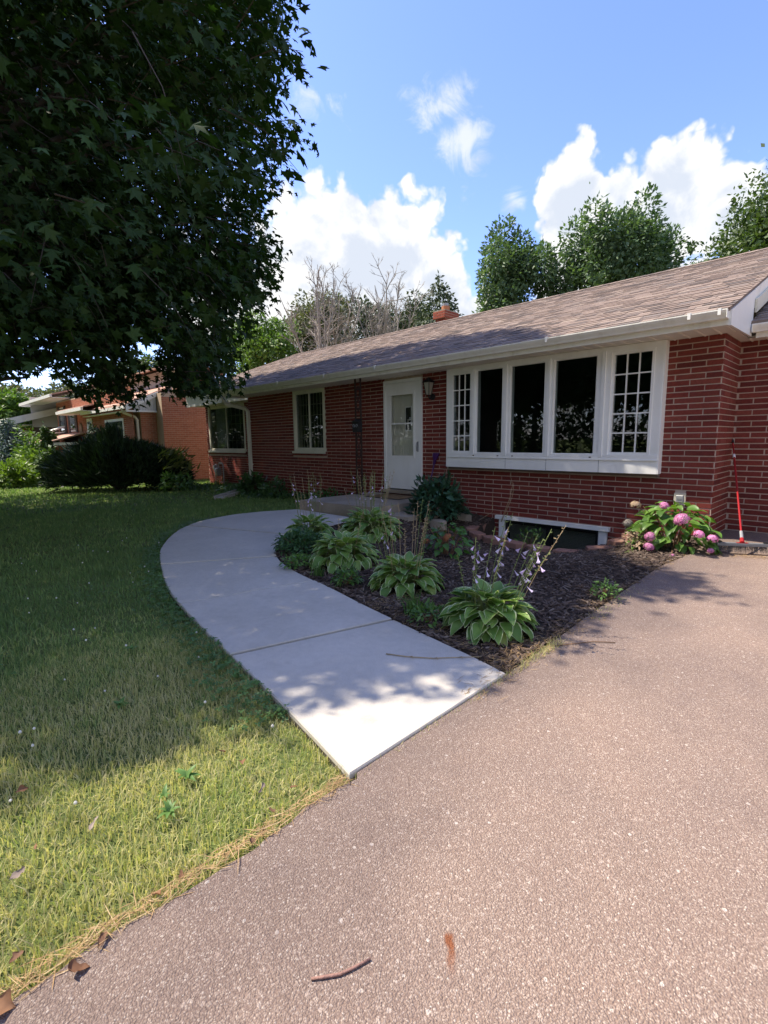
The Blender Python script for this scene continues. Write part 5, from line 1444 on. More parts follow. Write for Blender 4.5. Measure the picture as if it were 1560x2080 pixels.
# ================================================================== grass and turf litter
def lawn_ok(x, y):
    return ~inpoly(x, y, WALK) & (x < DRX+0.03) & ~((y > -1.8) & (x > -5.75)) & ~((y > -0.05) & (x > HX0-0.1)) & (y < YB+6) & ~inpoly(x, y, BED) & ~((x > -6.6) & (y > -1.0) & (y < 0.4))
def grass():
    r = np.random.default_rng(61); Vs, Fs, base = [], [], 0
    def ring(n, x0, x1, y0, y1, dmin, dmax, h, w_, out=False):
        nonlocal base
        P = np.c_[r.uniform(x0, x1, n), r.uniform(y0, y1, n)]
        d = np.hypot(P[:, 0]-CAM[0], P[:, 1]-CAM[1])
        px, py, ww = proj(np.c_[P, np.zeros(n)])
        seen = (ww > 0.1) & (px > -500) & (px < 1700) & (py < 2500)
        ok = lawn_ok(P[:, 0], P[:, 1]) & (d >= dmin) & (d < dmax) & (~seen if out else seen)
        P = P[ok]; m_ = len(P)
        if not m_: return
        hh = h*r.uniform(0.5, 1.25, m_)*(0.8+0.5*np.clip(np.sin(2.2*P[:, 0]+1)*np.sin(2.7*P[:, 1]), 0, 1))
        V, F = blades(np.c_[P, gz(P[:, 0], P[:, 1])], hh, w_, 0.8, r)
        Vs.append(V); Fs.append(F+base); base += len(V)
    ring(210000, -3.4, 0.16, -8.3, -4.0, 0.0, 3.4, 0.054, 0.0034)
    ring(170000, -6.5, 0.16, -9.5, -2.5, 3.4, 6.2, 0.058, 0.0055)
    ring(120000, -12, -3, -11, -0.5, 6.2, 11, 0.07, 0.010)
    ring(110000, -30, -8, -14, 6, 11, 26, 0.085, 0.022)
    ring(42000, -13, 0.16, -14, -2, 0, 14, 0.065, 0.011, True)      # the lawn goes on beside the view
    tag(link('grass', raw_mesh('grass', np.concatenate(Vs), np.concatenate(Fs), 'grass_blade')), 'short lawn grass, dry and yellowish beside the drive', 'grass', None, 'stuff')
grass()
def clover():
    r = np.random.default_rng(62)
    i = r.integers(4, NW-12, 2600); off = np.abs(r.normal(0, 0.10, 2600))+0.005
    nrm = unit(Wo-Wi); P = Wo[i]+nrm[i]*off[:, None]+r.normal(0, .03, (2600, 2))
    Q = np.c_[r.uniform(-4, -0.2, 1500), r.uniform(-7, -4.8, 1500)]
    Q = Q[np.sin(3*Q[:, 0]+1)*np.sin(2.6*Q[:, 1]) > 0.55]
    P = np.r_[P, Q]; P = P[lawn_ok(P[:, 0], P[:, 1])]; n = len(P)
    P3 = np.c_[P, gz(P[:, 0], P[:, 1])+r.uniform(0.02, 0.07, n)]
    T, Fq = [(0, 0, 0)], []
    for k in range(3):
        a = 2.094*k; j = len(T); T += [(0.5*math.cos(a-.7), 0.5*math.sin(a-.7), .06), (math.cos(a-.35), math.sin(a-.35), .1), (math.cos(a+.35), math.sin(a+.35), .1), (0.5*math.cos(a+.7), 0.5*math.sin(a+.7), .06)]; Fq += [(0, j, j+1, j+2), (0, j+2, j+3, 0)]
    Fq = [(f[0], f[1], f[2]) for f in sum([[(0, j, j+1), (0, j+1, j+2), (0, j+2, j+3)] for j in (1, 5, 9)], [])]
    x = np.c_[np.cos(r.uniform(0, 6.28, n)), np.sin(r.uniform(0, 6.28, n)), r.normal(0, .2, n)]
    V, F = scatter(T, Fq, P3, frames(x, np.array([0, 0, 1.0])+r.normal(0, .3, (n, 3))), r.uniform(0.010, 0.019, n))
    tag(link('clover', raw_mesh('clover', V, F, 'clover_leaf')), 'clover leaves creeping along the outer edge of the walk', 'clover', None, 'stuff')
    Q = np.c_[r.uniform(-5.5, -0.3, 60), r.uniform(-7.2, -4.6, 60)]; Q = Q[lawn_ok(Q[:, 0], Q[:, 1])]
    d = unit(r.normal(size=(26, 3))); ball = d; tf = []
    mb = MB()
    for x_, y_ in Q:
        z = float(gz(x_, y_))+r.uniform(0.05, 0.085); s = r.uniform(0.004, 0.007)
        mb.lathe([(s*0.3, -s), (s, -s*0.3), (s*0.9, s*0.4), (s*0.3, s)], (x_, y_, z), 6)
    tag(mb.build('clover_blossoms', 'white_petal', at_=(0, 0, 0)), 'small white clover blossoms dotted over the shaded lawn', 'clover', None, 'stuff')
clover()
def thatch():
    r = np.random.default_rng(63)
    def strewn(n, ex, sx, y0, y1, z=0.004):
        y = r.uniform(y0, y1, n); x = ex+r.normal(0, sx, n)-0.01
        return np.c_[x, y, np.full(n, z)+r.uniform(0, 0.014, n)]
    P = np.r_[strewn(1500, DRX+0.018, 0.016, -8.4, -5.66, 0.0), strewn(500, 0.09, 0.05, -4.9, -3.4), strewn(300, 0.03, 0.03, -3.4, -1.0)]
    c = np.c_[r.uniform(0.18, 0.95, 420), -0.95+r.normal(0, .05, 420)+0.35*0, np.full(420, 0.004)+r.uniform(0, .01, 420)]; c[:, 1] += (c[:, 0]-0.2)*0.5
    P = np.r_[P, c]
    # bits of litter in the front corner of the bed
    q = np.c_[r.uniform(-1.2, 0.12, 1500), r.uniform(-4.62, -4.0, 1500), r.uniform(0.012, 0.03, 1500)]; q = q[inpoly(q[:, 0], q[:, 1], BED)]
    P = np.r_[P, q]; n = len(P)
    a = r.uniform(0, 6.28, n); x = np.c_[np.cos(a)*.7, np.sin(a)*1.5, r.normal(0, .06, n)]
    T = [(-1, 0, 0), (-0.2, -1, .3), (0.6, -.7, .1), (1, 0, 0), (0.2, 1, .3), (-0.6, .7, .2)]
    S = np.c_[r.gamma(3, 0.0065, n)+0.006, r.uniform(0.0006, 0.0015, n), np.full(n, 0.003)]
    V, F = scatter(T, [(0, 1, 2, 3), (0, 3, 4, 5)], P, frames(x, np.array([0, 0, 1.0])+r.normal(0, .25, (n, 3))), S)
    tag(link('dry_litter', raw_mesh('dry_litter', V, F, 'straw')), 'straw coloured dry grass litter along the edge of the drive', 'litter', None, 'stuff')
thatch()

# fallen leaves one can pick out
def dead_leaf_mesh(seed, mat):
    """crumpled curled leaf: a small bent grid with a ragged outline"""
    r = np.random.default_rng(seed); nu, nv = 5, 8; V = []
    ph = r.uniform(0, 6, 4); curl = r.uniform(1.2, 2.2)
    for j in range(nv+1):
        v = j/nv; w_ = (0.10+0.52*math.sin(math.pi*v**0.75)**0.8)*(1+0.35*math.sin(9*v+ph[0])*(0.5+v))
        for i in range(nu+1):
            u = 2*i/nu-1; a_ = u*curl*(0.6+0.4*math.sin(3*v+ph[1]))
            rad_ = max(w_, 0.05)/curl
            V.append((2*v-1+0.1*u*math.sin(5*v+ph[2]), rad_*math.sin(a_)*1.6, rad_*(1-math.cos(a_))*0.9+0.14*math.sin(4*v+ph[3])+0.05*r.normal()))
    n = nu+1; F = [(j*n+i, j*n+n+i, j*n+n+i+1, j*n+i+1) for j in range(nv) for i in range(nu)]
    return raw_mesh('dead_leaf', np.array(V), np.array(F), mat, smooth=True)
DLM = [dead_leaf_mesh(s, 'dead_leaf') for s in (1, 2, 3)]+[dead_leaf_mesh(s, 'grey_dead_leaf') for s in (4, 5)]
spots = [(45, 1605, 0, .030, 'rust brown fallen leaf in the sunlit grass at the left frame edge'), (190, 1672, 3, .034, 'curled grey fallen leaf in the left lawn'), (35, 1775, 4, .032, 'curled grey fallen leaf lowest at the left frame edge'),
         (73, 1718, 1, .018, 'small rust fallen leaf between two grey curled ones'), (450, 1525, 2, .026, 'brown fallen leaf on dry turf near the walk'), (492, 1548, 0, .026, 'russet fallen leaf nearer the tip of the walk'), (532, 1600, 3, .032, 'grey curled leaf in the lawn near the drive'),
         (598, 1598, 1, .022, 'upright orange leaf near the tip of the walk'), (552, 1645, 2, .022, 'orange leaf at the lawn edge beside the drive'), (512, 1708, 0, .020, 'small orange leaf on the rim of the drive'), (316, 1815, 1, .030, 'tan leaf caught in the dry rim of the drive'), (160, 1965, 2, .038, 'large tan leaf lying over the drive edge'),
         (5, 2040, 0, .045, 'orange leaf at the very corner of the drive edge'), (205, 1910, 1, .030, 'flat orange leaf on the lower drive edge'), (30, 1945, 2, .028, 'brown leaf in the long grass at lower left'), (368, 1775, 2, .020, 'small brown leaf half sunk in the rim grass')]
for i, (px, py, k, s, lab) in enumerate(spots):
    p = at(px, py, 2, 0.03 if px < 500 and py < 1700 else 0.012)
    o = link('fallen_leaf', DLM[k], None, p); o.scale = (s*.6, s*.6, s*.66); o.rotation_euler = (rng.normal(0, .3), rng.normal(0, .3), rng.uniform(0, 6.28))
    tag(o, lab, 'leaf', 'fallen leaves on the lawn and drive edge')
# broad-leaved lawn weeds
PLT = leaf_mesh('leaf', 1.0, 0.42, 'weed_leaf', 4, 6, 0.5, 0.3)
for px, py, n, s, lab in ((380, 1588, 9, .075, 'bright green broad-leaved weed in the sunlit lawn'), (335, 1625, 7, .055, 'lower broad-leaved weed beside the bright one'), (245, 1440, 9, .075, 'broad-leaved weed at the shadow edge in the lawn'), (268, 1325, 8, .07, 'broad-leaved weed in the shaded lawn left of the walk'), (345, 1660, 10, .07, 'dandelion-like weed below the bright one')):
    p = at(px, py, 2, -0.02); t = thing('lawn_weed', p, lab, 'weed', 'broad-leaved weeds in the lawn')
    for k in range(n): place_leaf(PLT, t, p+np.array([0, 0, 0.02]), k*2.4+rng.normal(0, .2), 0.75+rng.normal(0, .2), 0, s*.62*rng.uniform(.7, 1.2))
# ================================================================== trees
def limb_tree(base, top, r0, tips, n_main, r, mat, spread=0.55):
    """trunk with limbs reaching towards given points"""
    m = MB(); base = np.array(base, float); top = np.array(top, float)
    H = top-base
    wob = lambda s: np.array([0.12*math.sin(5*s), 0.1*math.cos(4*s), 0])*r0*2
    tr = [base+H*s+wob(s) for s in np.linspace(0, 1, 8)]
    m.tube([base-[0, 0, .3]]+tr, [r0*1.5]+[r0*(1.12-0.95*s) for s in np.linspace(0, 1, 8)], 12)
    idx = r.choice(len(tips), min(n_main, len(tips)), replace=False)
    for i in idx:
        e = tips[i]; s = np.clip(((e-base)@H)/(H@H)-0.28+r.normal(0, .05), 0.18, 0.95)
        b = base+H*s; mid = (b+e)/2+np.array([0, 0, 0.16*np.linalg.norm(e-b)])
        rr = r0*(0.42-0.25*s)
        q = [b*(1-t)**2+2*mid*t*(1-t)+e*t*t for t in np.linspace(0, 1, 7)]
        m.tube(q, list(np.linspace(rr, 0.012, 7)), 6, False)
    return m
MAPLE = ([(0, 0, 0), (0.04, -0.50, -.06), (0.31, -0.24, .03), (0.62, -0.47, -.05), (0.56, -0.15, .03), (1.0, 0, -.12), (0.56, 0.15, .03), (0.62, 0.47, -.05), (0.31, 0.24, .03), (0.04, 0.50, -.06)],
         [(0, i, i+1) for i in range(1, 9)])
CROWN_MASK = [(-6000, -9000), (606, -9000), (600, -30), (612, 40), (632, 140), (622, 165), (565, 160), (560, 190), (592, 222), (652, 288), (648, 318), (602, 300), (575, 330), (602, 400), (545, 400), (545, 440), (572, 490), (556, 560), (550, 625), (500, 640), (490, 700), (502, 755), (470, 792), (440, 812), (415, 832), (400, 822), (380, 800), (350, 825), (322, 815), (312, 770), (302, 720), (308, 694), (262, 686), (272, 722), (288, 755), (300, 790), (275, 815), (262, 825), (256, 852), (225, 864), (195, 842), (165, 816), (130, 806), (118, 772), (80, 744), (40, 752), (0, 765), (-6000, 880)]
def roof_yb(x): return np.interp(x, [-13, -12.3, -10.5, -9.8, -8.4, -6.5, -5.1, -4.0, -3.1, -2.4, -1.75], [0.7, 0.95, 0.95, 1.0, 1.35, 1.6, 1.55, 1.1, 0.85, 0.1, -0.7])
def lit_xb(y): return np.interp(y, [-9, -6.5, -6.2, -6.05, -5.75, -5.6, -5.4, -5.0, -4.6, -3.98, -3.9, -3.55, -3.4, -2.7, -2.5, -2.15, -2.0, -1.6, -0.8, 0], [-1.7, -1.25, -0.65, -0.55, -0.85, -0.6, -0.35, -0.25, 0.05, 0.0, 0.16, 0.16, -0.1, -0.2, 0.42, 0.5, -0.2, -0.5, -0.75, -1.1])
def shade_ok(P, rad=0.3):
    """True where a leaf clump's sun shadow falls on ground or roof that lies in shade"""
    d = -SUN
    # roof plane z = roofz(y)
    n = np.array([0, -ROOF, 1.0]); c0 = 2.44+ROOF*0.62
    t = (c0 - (P@n))/(d@n); H = P+d*t[:, None]
    on_roof = (t > 0) & (H[:, 0] > -14.7) & (H[:, 0] < 0.2) & (H[:, 1] > -0.64) & (H[:, 1] < 4.6)
    ok_roof = (H[:, 0] < -1.75) & (H[:, 1]+rad*0.5 < roof_yb(H[:, 0]))
    tg = -P[:, 2]/d[2]; G = P+d*tg[:, None]
    ok_g = G[:, 0]+rad*0.75 < lit_xb(G[:, 1])
    return np.where(on_roof, ok_roof, ok_g)
def crown_ok(P, rad):
    ok = np.ones(len(P), bool)
    px, py, w_ = proj(P)
    m = rad*FPX/np.maximum(w_, 0.5)
    vis = (w_ > 0.3)
    for dx, dy in ((0, 0), (1, 0), (-1, 0), (0, 1), (0, -1), (.7, .7), (-.7, .7)):
        ok &= ~vis | inpoly(px+dx*m, py+dy*m, CROWN_MASK) | (px+dx*m < -60)
    return ok
def big_maple(name, base, ells, nclump, per, size, label, seed, mask=True, low=1.5, r0=0.28, fill=0):
    r = np.random.default_rng(seed); base = np.array(base, float)
    t = thing(name, base, label, 'tree')
    pts = []; ctr, rad = ells[0][0], ells[0][1]
    wts = np.array([e[2] for e in ells]); wts = wts/wts.sum()
    while sum(len(p) for p in pts) < nclump:
        d = unit(r.normal(size=(6000, 3))); k = r.uniform(0.12, 1.0, 6000)**0.42
        bump = 1+0.10*np.sin(4*d[:, 0]+2*d[:, 2]+seed)+0.08*np.sin(7*d[:, 1]+5*d[:, 2])
        e = r.choice(len(ells), 6000, p=wts)
        P = np.array([q[0] for q in ells])[e]+d*np.array([q[1] for q in ells])[e]*(k*bump)[:, None]
        P = P[(P[:, 2] > low) & ~((P[:, 1] > -1.0) & (P[:, 2] < roofz(P[:, 1])+0.7))]
        if mask: P = P[crown_ok(P, r.uniform(0.10, 0.34))]
        P = P[shade_ok(P)]
        pts.append(P)
    P = np.concatenate(pts)[:nclump]
    if fill:                                 # close the crown along the sun's direction over ground and roof that lie in full shade
        d = -SUN; cell = 0.16
        gx_, gy_ = np.meshgrid(np.arange(-13, 0.6, cell), np.arange(-7.2, 0.8, cell)); Q = np.c_[gx_.ravel(), gy_.ravel()]
        need = np.where((Q[:, 0] > -6.8) & (Q[:, 1] < -1.2), 27.0, 13.0)
        G = P+d*(-P[:, 2]/d[2])[:, None]
        nx_ = gx_.shape[1]
        def cover(Gp):
            cnt = np.zeros(gx_.shape)
            ii = ((Gp[:, 1]+7.2)/cell).round().astype(int); jj = ((Gp[:, 0]+13)/cell).round().astype(int)
            for di in (-2, -1, 0, 1, 2):
                for dj in (-2, -1, 0, 1, 2):
                    if di*di+dj*dj > 5: continue
                    a, b = ii+di, jj+dj; ok = (a >= 0) & (a < gx_.shape[0]) & (b >= 0) & (b < nx_)
                    np.add.at(cnt, (a[ok], b[ok]), 1)
            return cnt.ravel()
        cnt = cover(G); extra = []
        C_ = np.array([q[0] for q in ells]); R__ = np.array([q[1] for q in ells])
        for it in range(45):
            low_ = np.where((cnt < need) & (cnt > 1))[0]
            if len(low_) == 0: break
            low_ = r.choice(low_, min(len(low_), 1600), replace=False)
            h = r.uniform(2.2, 12.5, len(low_)); X = np.c_[Q[low_]+r.normal(0, .05, (len(low_), 2)), np.zeros(len(low_))]+SUN*(h/SUN[2])[:, None]
            ins = (((X[:, None]-C_[None])/(R__[None]*1.05))**2).sum(2).min(1) < 1
            ins &= ~((X[:, 1] > -1.0) & (X[:, 2] < roofz(X[:, 1])+0.7))
            X = X[ins]
            if len(X): X = X[crown_ok(X, 0.15)]
            if len(X): X = X[shade_ok(X, 0.3)]
            X = X[:260]
            if not len(X): continue
            extra.append(X); cnt += cover(X+d*(-X[:, 2]/d[2])[:, None])
            if sum(len(e) for e in extra) > fill: break
        P = np.concatenate([P]+extra); nclump = len(P)
    n = nclump*per
    C = np.repeat(P, per, 0); out = unit(C-np.array([base[0], base[1], ctr[2]-1.0]))
    # flat drooping sprays
    off = r.normal(size=(n, 3))*np.array([0.23, 0.23, 0.085])
    off[:, 2] -= 0.55*np.hypot(off[:, 0], off[:, 1])
    L = C+off
    if mask:                                 # no leaf without a twig: drop the ones strewn past the sprays' rim
        qx, qy, qw = proj(L); j_ = r.uniform(0, 26, n)
        ok = (qw < 0.3) | inpoly(qx-j_, qy-j_*.3, CROWN_MASK) | (qx < -40)
        L, out = L[ok], out[ok]; n = len(L)
    x = unit(out*0.8+r.normal(0, .75, (n, 3))); x[:, 2] -= 0.45
    nd = unit(np.array([0, 0, 1.0])+0.5*out+r.normal(0, .42, (n, 3)))
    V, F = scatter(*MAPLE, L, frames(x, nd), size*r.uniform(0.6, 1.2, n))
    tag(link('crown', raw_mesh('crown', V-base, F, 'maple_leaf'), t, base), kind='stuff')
    tw = MB()                                # the twig each spray hangs from
    for p_, o_ in zip(P, unit(P-np.array([base[0], base[1], ctr[2]-1.0]))):
        j_ = r.normal(0, .16, 3); tw.tube([p_-o_*0.30-np.array([0, 0, .02])+j_, p_+j_*.3, p_+o_*0.22-np.array([0, 0, .12])-j_*.4], [0.006, 0.004, 0.002], 3, False)
    tag(tw.build('twigs', 'bark', t), kind='stuff')
    m = limb_tree(base, np.array([ctr[0], ctr[1], ctr[2]+rad[2]*0.55]), r0, base+(P-base)*np.array([.7, .7, .85]), 60, r, 'bark')
    m.build('trunk', 'bark', t, smooth=True)
big_maple('maple_tree', (-7.35, -6.75, -0.05), [((-6.9, -6.0, 6.0), (5.9, 5.7, 4.9), 1.0), ((-8.3, -2.9, 6.2), (5.4, 3.6, 3.6), 0.45), ((-9.3, -2.3, 10.2), (5.2, 3.4, 3.0), 0.6), ((-7.3, -3.0, 3.3), (2.9, 1.9, 1.7), 0.26)], 3150, 28, 0.112, 'large dark maple overhanging the lawn, its trunk out of view', 71, fill=2250)
big_maple('maple_tree', (-14.5, -8.2, -0.2), [((-13.8, -6.2, 6.6), (6.0, 5.2, 5.2), 1.0), ((-14.5, -3.2, 9.5), (4.8, 3.4, 3.0), 0.6)], 1050, 20, 0.18, 'second dark maple standing further left behind the first', 72, True, 2.5, 0.3)

# ---- background trees
def bg_tree(name, base, H, R, n, size, mat, label, seed, shape='round', lobes=9, trunk_mat='bark', group='trees behind the houses', zlow=0.25, cat='tree', tmpl=DIAM):
    r = np.random.default_rng(seed); base = np.array(base, float)
    t = thing(name, base, label, cat, group)
    zc, zh = H*(1+zlow)/2, H*(1-zlow)/2
    if shape in ('round', 'upright'):
        # many leafy boughs over an ellipsoid; upright trees push them up into plumes
        nb_ = lobes*(5 if shape == 'upright' else 6)
        bd = unit(r.normal(size=(nb_, 3))); bd[:, 2] = np.where(bd[:, 2] < -.6, -bd[:, 2], bd[:, 2])
        bc = bd*r.uniform(0.45, 0.86, (nb_, 1))*np.array([R, R, zh])*(1+0.22*np.sin(3*bd[:, :1]*2+2.3*bd[:, 1:2]*3+seed))
        if shape == 'upright':            # plumes standing out of the top
            top_ = r.choice(nb_, nb_//4, replace=False); bc[top_, 2] = np.abs(bc[top_, 2])+zh*r.uniform(.1, .38, len(top_))*(1-np.hypot(bc[top_, 0], bc[top_, 1])/R*.6)
        br = min(R, zh)*(r.uniform(0.17, 0.34, nb_) if shape == 'upright' else r.uniform(0.20, 0.36, nb_))
        el = np.array([0.85, 0.85, 1.6]) if shape == 'upright' else np.array([1.15, 1.15, 0.85])
        k = r.choice(nb_, n, p=br**2/(br**2).sum()); d = unit(r.normal(size=(n, 3))); q = r.uniform(0.2, 1.0, n)**0.45
        P = bc[k]+d*(br[k]*q)[:, None]*el
        m3 = n//9; s = r.integers(0, n, m3)      # loose sprigs
        P = np.r_[P, P[s]+np.c_[r.normal(0, .02*R, (m3, 2)), abs(r.normal(0, .06*R, m3))]]; d = np.r_[d, d[s]]
        P[:, 2] += zc
        top = np.percentile(P[:, 2], 99.7); P[:, 2] = zc+(P[:, 2]-zc)*np.where(P[:, 2] > zc, (H-zc)/max(top-zc, .1), 1.0)
        P = P[P[:, 2] > 0.15]; d = d[:len(P)]
    else:   # conifer
        z = H*(1-r.uniform(0, 1, n)**0.55*(1-zlow)); lev = np.round((H-z)/(H*0.045))*(H*0.045)
        z2 = H-lev+r.normal(0, H*.008, n); f = np.clip((H-z2)/(H*(1-zlow)), 0.02, 1)
        a = np.round(r.uniform(0, 6.28, n)*2.2+lev)/2.2+r.normal(0, .13, n); rr = R*f**0.85*r.uniform(.25, 1.0, n)*(1+.18*np.sin(3*a+lev*2))
        P = np.c_[rr*np.cos(a), rr*np.sin(a), z2-0.22*rr]; d = unit(np.c_[np.cos(a), np.sin(a), np.full(n, -.2)])
    m_ = len(P)
    x = unit(d+r.normal(0, .6, (m_, 3))); x[:, 2] -= 0.15
    nd = unit(d*0.6+np.array([0, 0, 0.6])+r.normal(0, .5, (m_, 3)))
    V, F = scatter(*tmpl, P, frames(x, nd), size*r.uniform(.6, 1.3, m_))
    tag(link('crown', raw_mesh('crown', V, F, mat), t, base), kind='stuff')
    tr = limb_tree(base, base+np.array([0, 0, H*0.82]), max(0.08, H*0.016), P[r.choice(m_, 40)]*np.array([.8, .8, .92])+base, 16, r, trunk_mat)
    tr.build('trunk', trunk_mat, t, smooth=True)
    return t
def gb(px, dist, zb=-0.3):
    p = at_d(px, 900, dist); return (p[0], p[1], zb)
def top_h(px, py, dist): return at_d(px, py, dist)[2]+0.3
TREES = []
def T(px, py, pyb, dist, wpx, n, size, mat, label, shape='round', seed=1, **kw):
    """crown spans py (top) to pyb (bottom) and wpx across in the photo, dist metres away"""
    c = at_d(px, (py+pyb)/2, dist); w_ = float(proj([c])[2][0])
    R = wpx/2/FPX*w_; H = top_h(px, py, dist)
    kw['zlow'] = kw.get('zlow', max(0.05, (at_d(px, pyb, dist)[2]+0.3)/H))
    o = bg_tree(kw.pop('name', 'leafy_tree'), gb(px, dist), H, R, n, size, mat, label, seed, shape, **kw); TREES.append(o); return o
T(1050, 458, 760, 21, 222, 17000, 0.165, 'tree_leaf_blue', 'left one of the two upright trees behind the roof', 'upright', 101)
T(1255, 425, 720, 21, 262, 20000, 0.165, 'tree_leaf_blue', 'right and taller one of the two upright trees behind the roof', 'upright', 102)
T(1588, 360, 720, 25, 470, 22000, 0.19, 'tree_leaf_mid', 'round crowned tree at the right edge above the roof', 'round', 103, lobes=14)
T(890, 562, 760, 33, 260, 8000, 0.24, 'conifer_leaf', 'pointed conifer behind the chimney', 'conifer', 104, name='conifer')
T(655, 600, 800, 34, 190, 11000, 0.24, 'tree_leaf_grey', 'grey green tree behind the left bare tree', 'round', 105, lobes=11)
T(770, 615, 800, 36, 170, 9000, 0.24, 'conifer_leaf', 'dull dark green tree behind the right bare tree', 'round', 106, lobes=10)
T(555, 640, 830, 30, 130, 9000, 0.20, 'tree_leaf_bright', 'bright green tree over the far end of the roof', 'round', 107, lobes=9)
T(500, 655, 840, 38, 120, 6000, 0.24, 'tree_leaf_bright', 'bright tree glimpsed between maple and roof end', 'round', 108)
T(845, 600, 800, 38, 110, 6000, 0.24, 'conifer_leaf', 'dark tree just left of the conifer', 'round', 109)
T(300, 715, 860, 48, 150, 5000, 0.36, 'tree_leaf_mid', 'tree rising behind the orange brick house', 'round', 110)
T(1385, 500, 700, 30, 50, 2200, 0.20, 'tree_leaf_mid', 'small treetop showing between the upright and the round tree', 'upright', 111, lobes=4)
for i, (px, py, dist, w_, mt, lab) in enumerate(((40, 785, 62, 190, 'tree_leaf_grey', 'pale hazy tree far off at the left edge'), (135, 772, 70, 210, 'tree_leaf_grey', 'pale hazy tree far off over the low white house'), (215, 770, 74, 170, 'tree_leaf_mid', 'hazy tree far off behind the orange brick house'), (15, 800, 48, 120, 'tree_leaf_bright', 'brighter green tree at the left edge, nearer than the hazy ones'), (-90, 780, 55, 260, 'tree_leaf_mid', 'far tree just beyond the left edge'))):
    T(px, py, 890, dist, w_, 5200, 0.45, mt, lab, 'round', 120+i, lobes=10)
def bare_tree(px, py, dist, wpx, label, seed):
    r = np.random.default_rng(seed); base = np.array(gb(px, dist)); H = top_h(px, py, dist)*0.93; R = wpx/2/FPX*dist*1.3
    t = thing('bare_tree', base, label, 'tree', 'leafless trees behind the roof')
    tr, tw = MB(), MB()
    tr.tube([base, base+[0, 0, H*.34]], [0.20, 0.14], 9)
    def limb(mb, p, q, r0, r1, n=6, sag=0.1, sides=5):
        mid = (p+q)/2+np.array([0, 0, -sag*np.linalg.norm((q-p)[:2])])+r.normal(0, .03*np.linalg.norm(q-p), 3)
        pts = [p*(1-s_)**2+2*mid*s_*(1-s_)+q*s_*s_ for s_ in np.linspace(0, 1, n)]
        mb.tube(pts, list(np.linspace(r0, r1, n)), sides, False); return pts
    for k in range(10):
        a = k*2.4+r.normal(0, .3); f = (k+.5)/10
        e = base+np.array([R*f*math.cos(a), R*f*math.sin(a), H*(1.0-0.20*f*f)*r.uniform(.9, 1.0)])
        lp = limb(tr, base+[0, 0, H*r.uniform(.28, .36)], e, 0.075, 0.012, 9, -0.0, 6)
        for j in range(9):
            s_ = r.uniform(.30, .97); i = int(s_*8); p = lp[i]+(lp[min(i+1, 8)]-lp[i])*(s_*8-i)
            d = unit(unit(lp[8]-lp[3])+r.normal(0, .5, 3)+np.array([0, 0, .15])); L = H*r.uniform(.10, .22)*(1.15-.6*s_)
            q = limb(tw, p, p+d*L, 0.026, 0.012, 5, .05, 4)
            for _ in range(6):
                w_ = r.uniform(.25, 1); i2 = min(3, int(w_*4)); p2 = q[i2]+(q[i2+1]-q[i2])*(w_*4-i2)
                d2 = unit(d+r.normal(0, .5, 3)); L2 = L*r.uniform(.25, .55); q2 = limb(tw, p2, p2+d2*L2, 0.014, 0.009, 4, .0, 3)
                for _ in range(2): d3 = unit(d2+r.normal(0, .5, 3)); tw.tube([q2[2], q2[2]+d3*L2*.55], [0.009, 0.006], 3, False)
    tr.build('trunk', 'grey_bark', t, smooth=True); tag(tw.build('twigs', 'grey_bark', t), kind='stuff')
bare_tree(660, 525, 27, 165, 'left and wider of the two leafless trees behind the roof', 131)
bare_tree(785, 530, 28, 130, 'right and narrower of the two leafless trees behind the roof', 132)

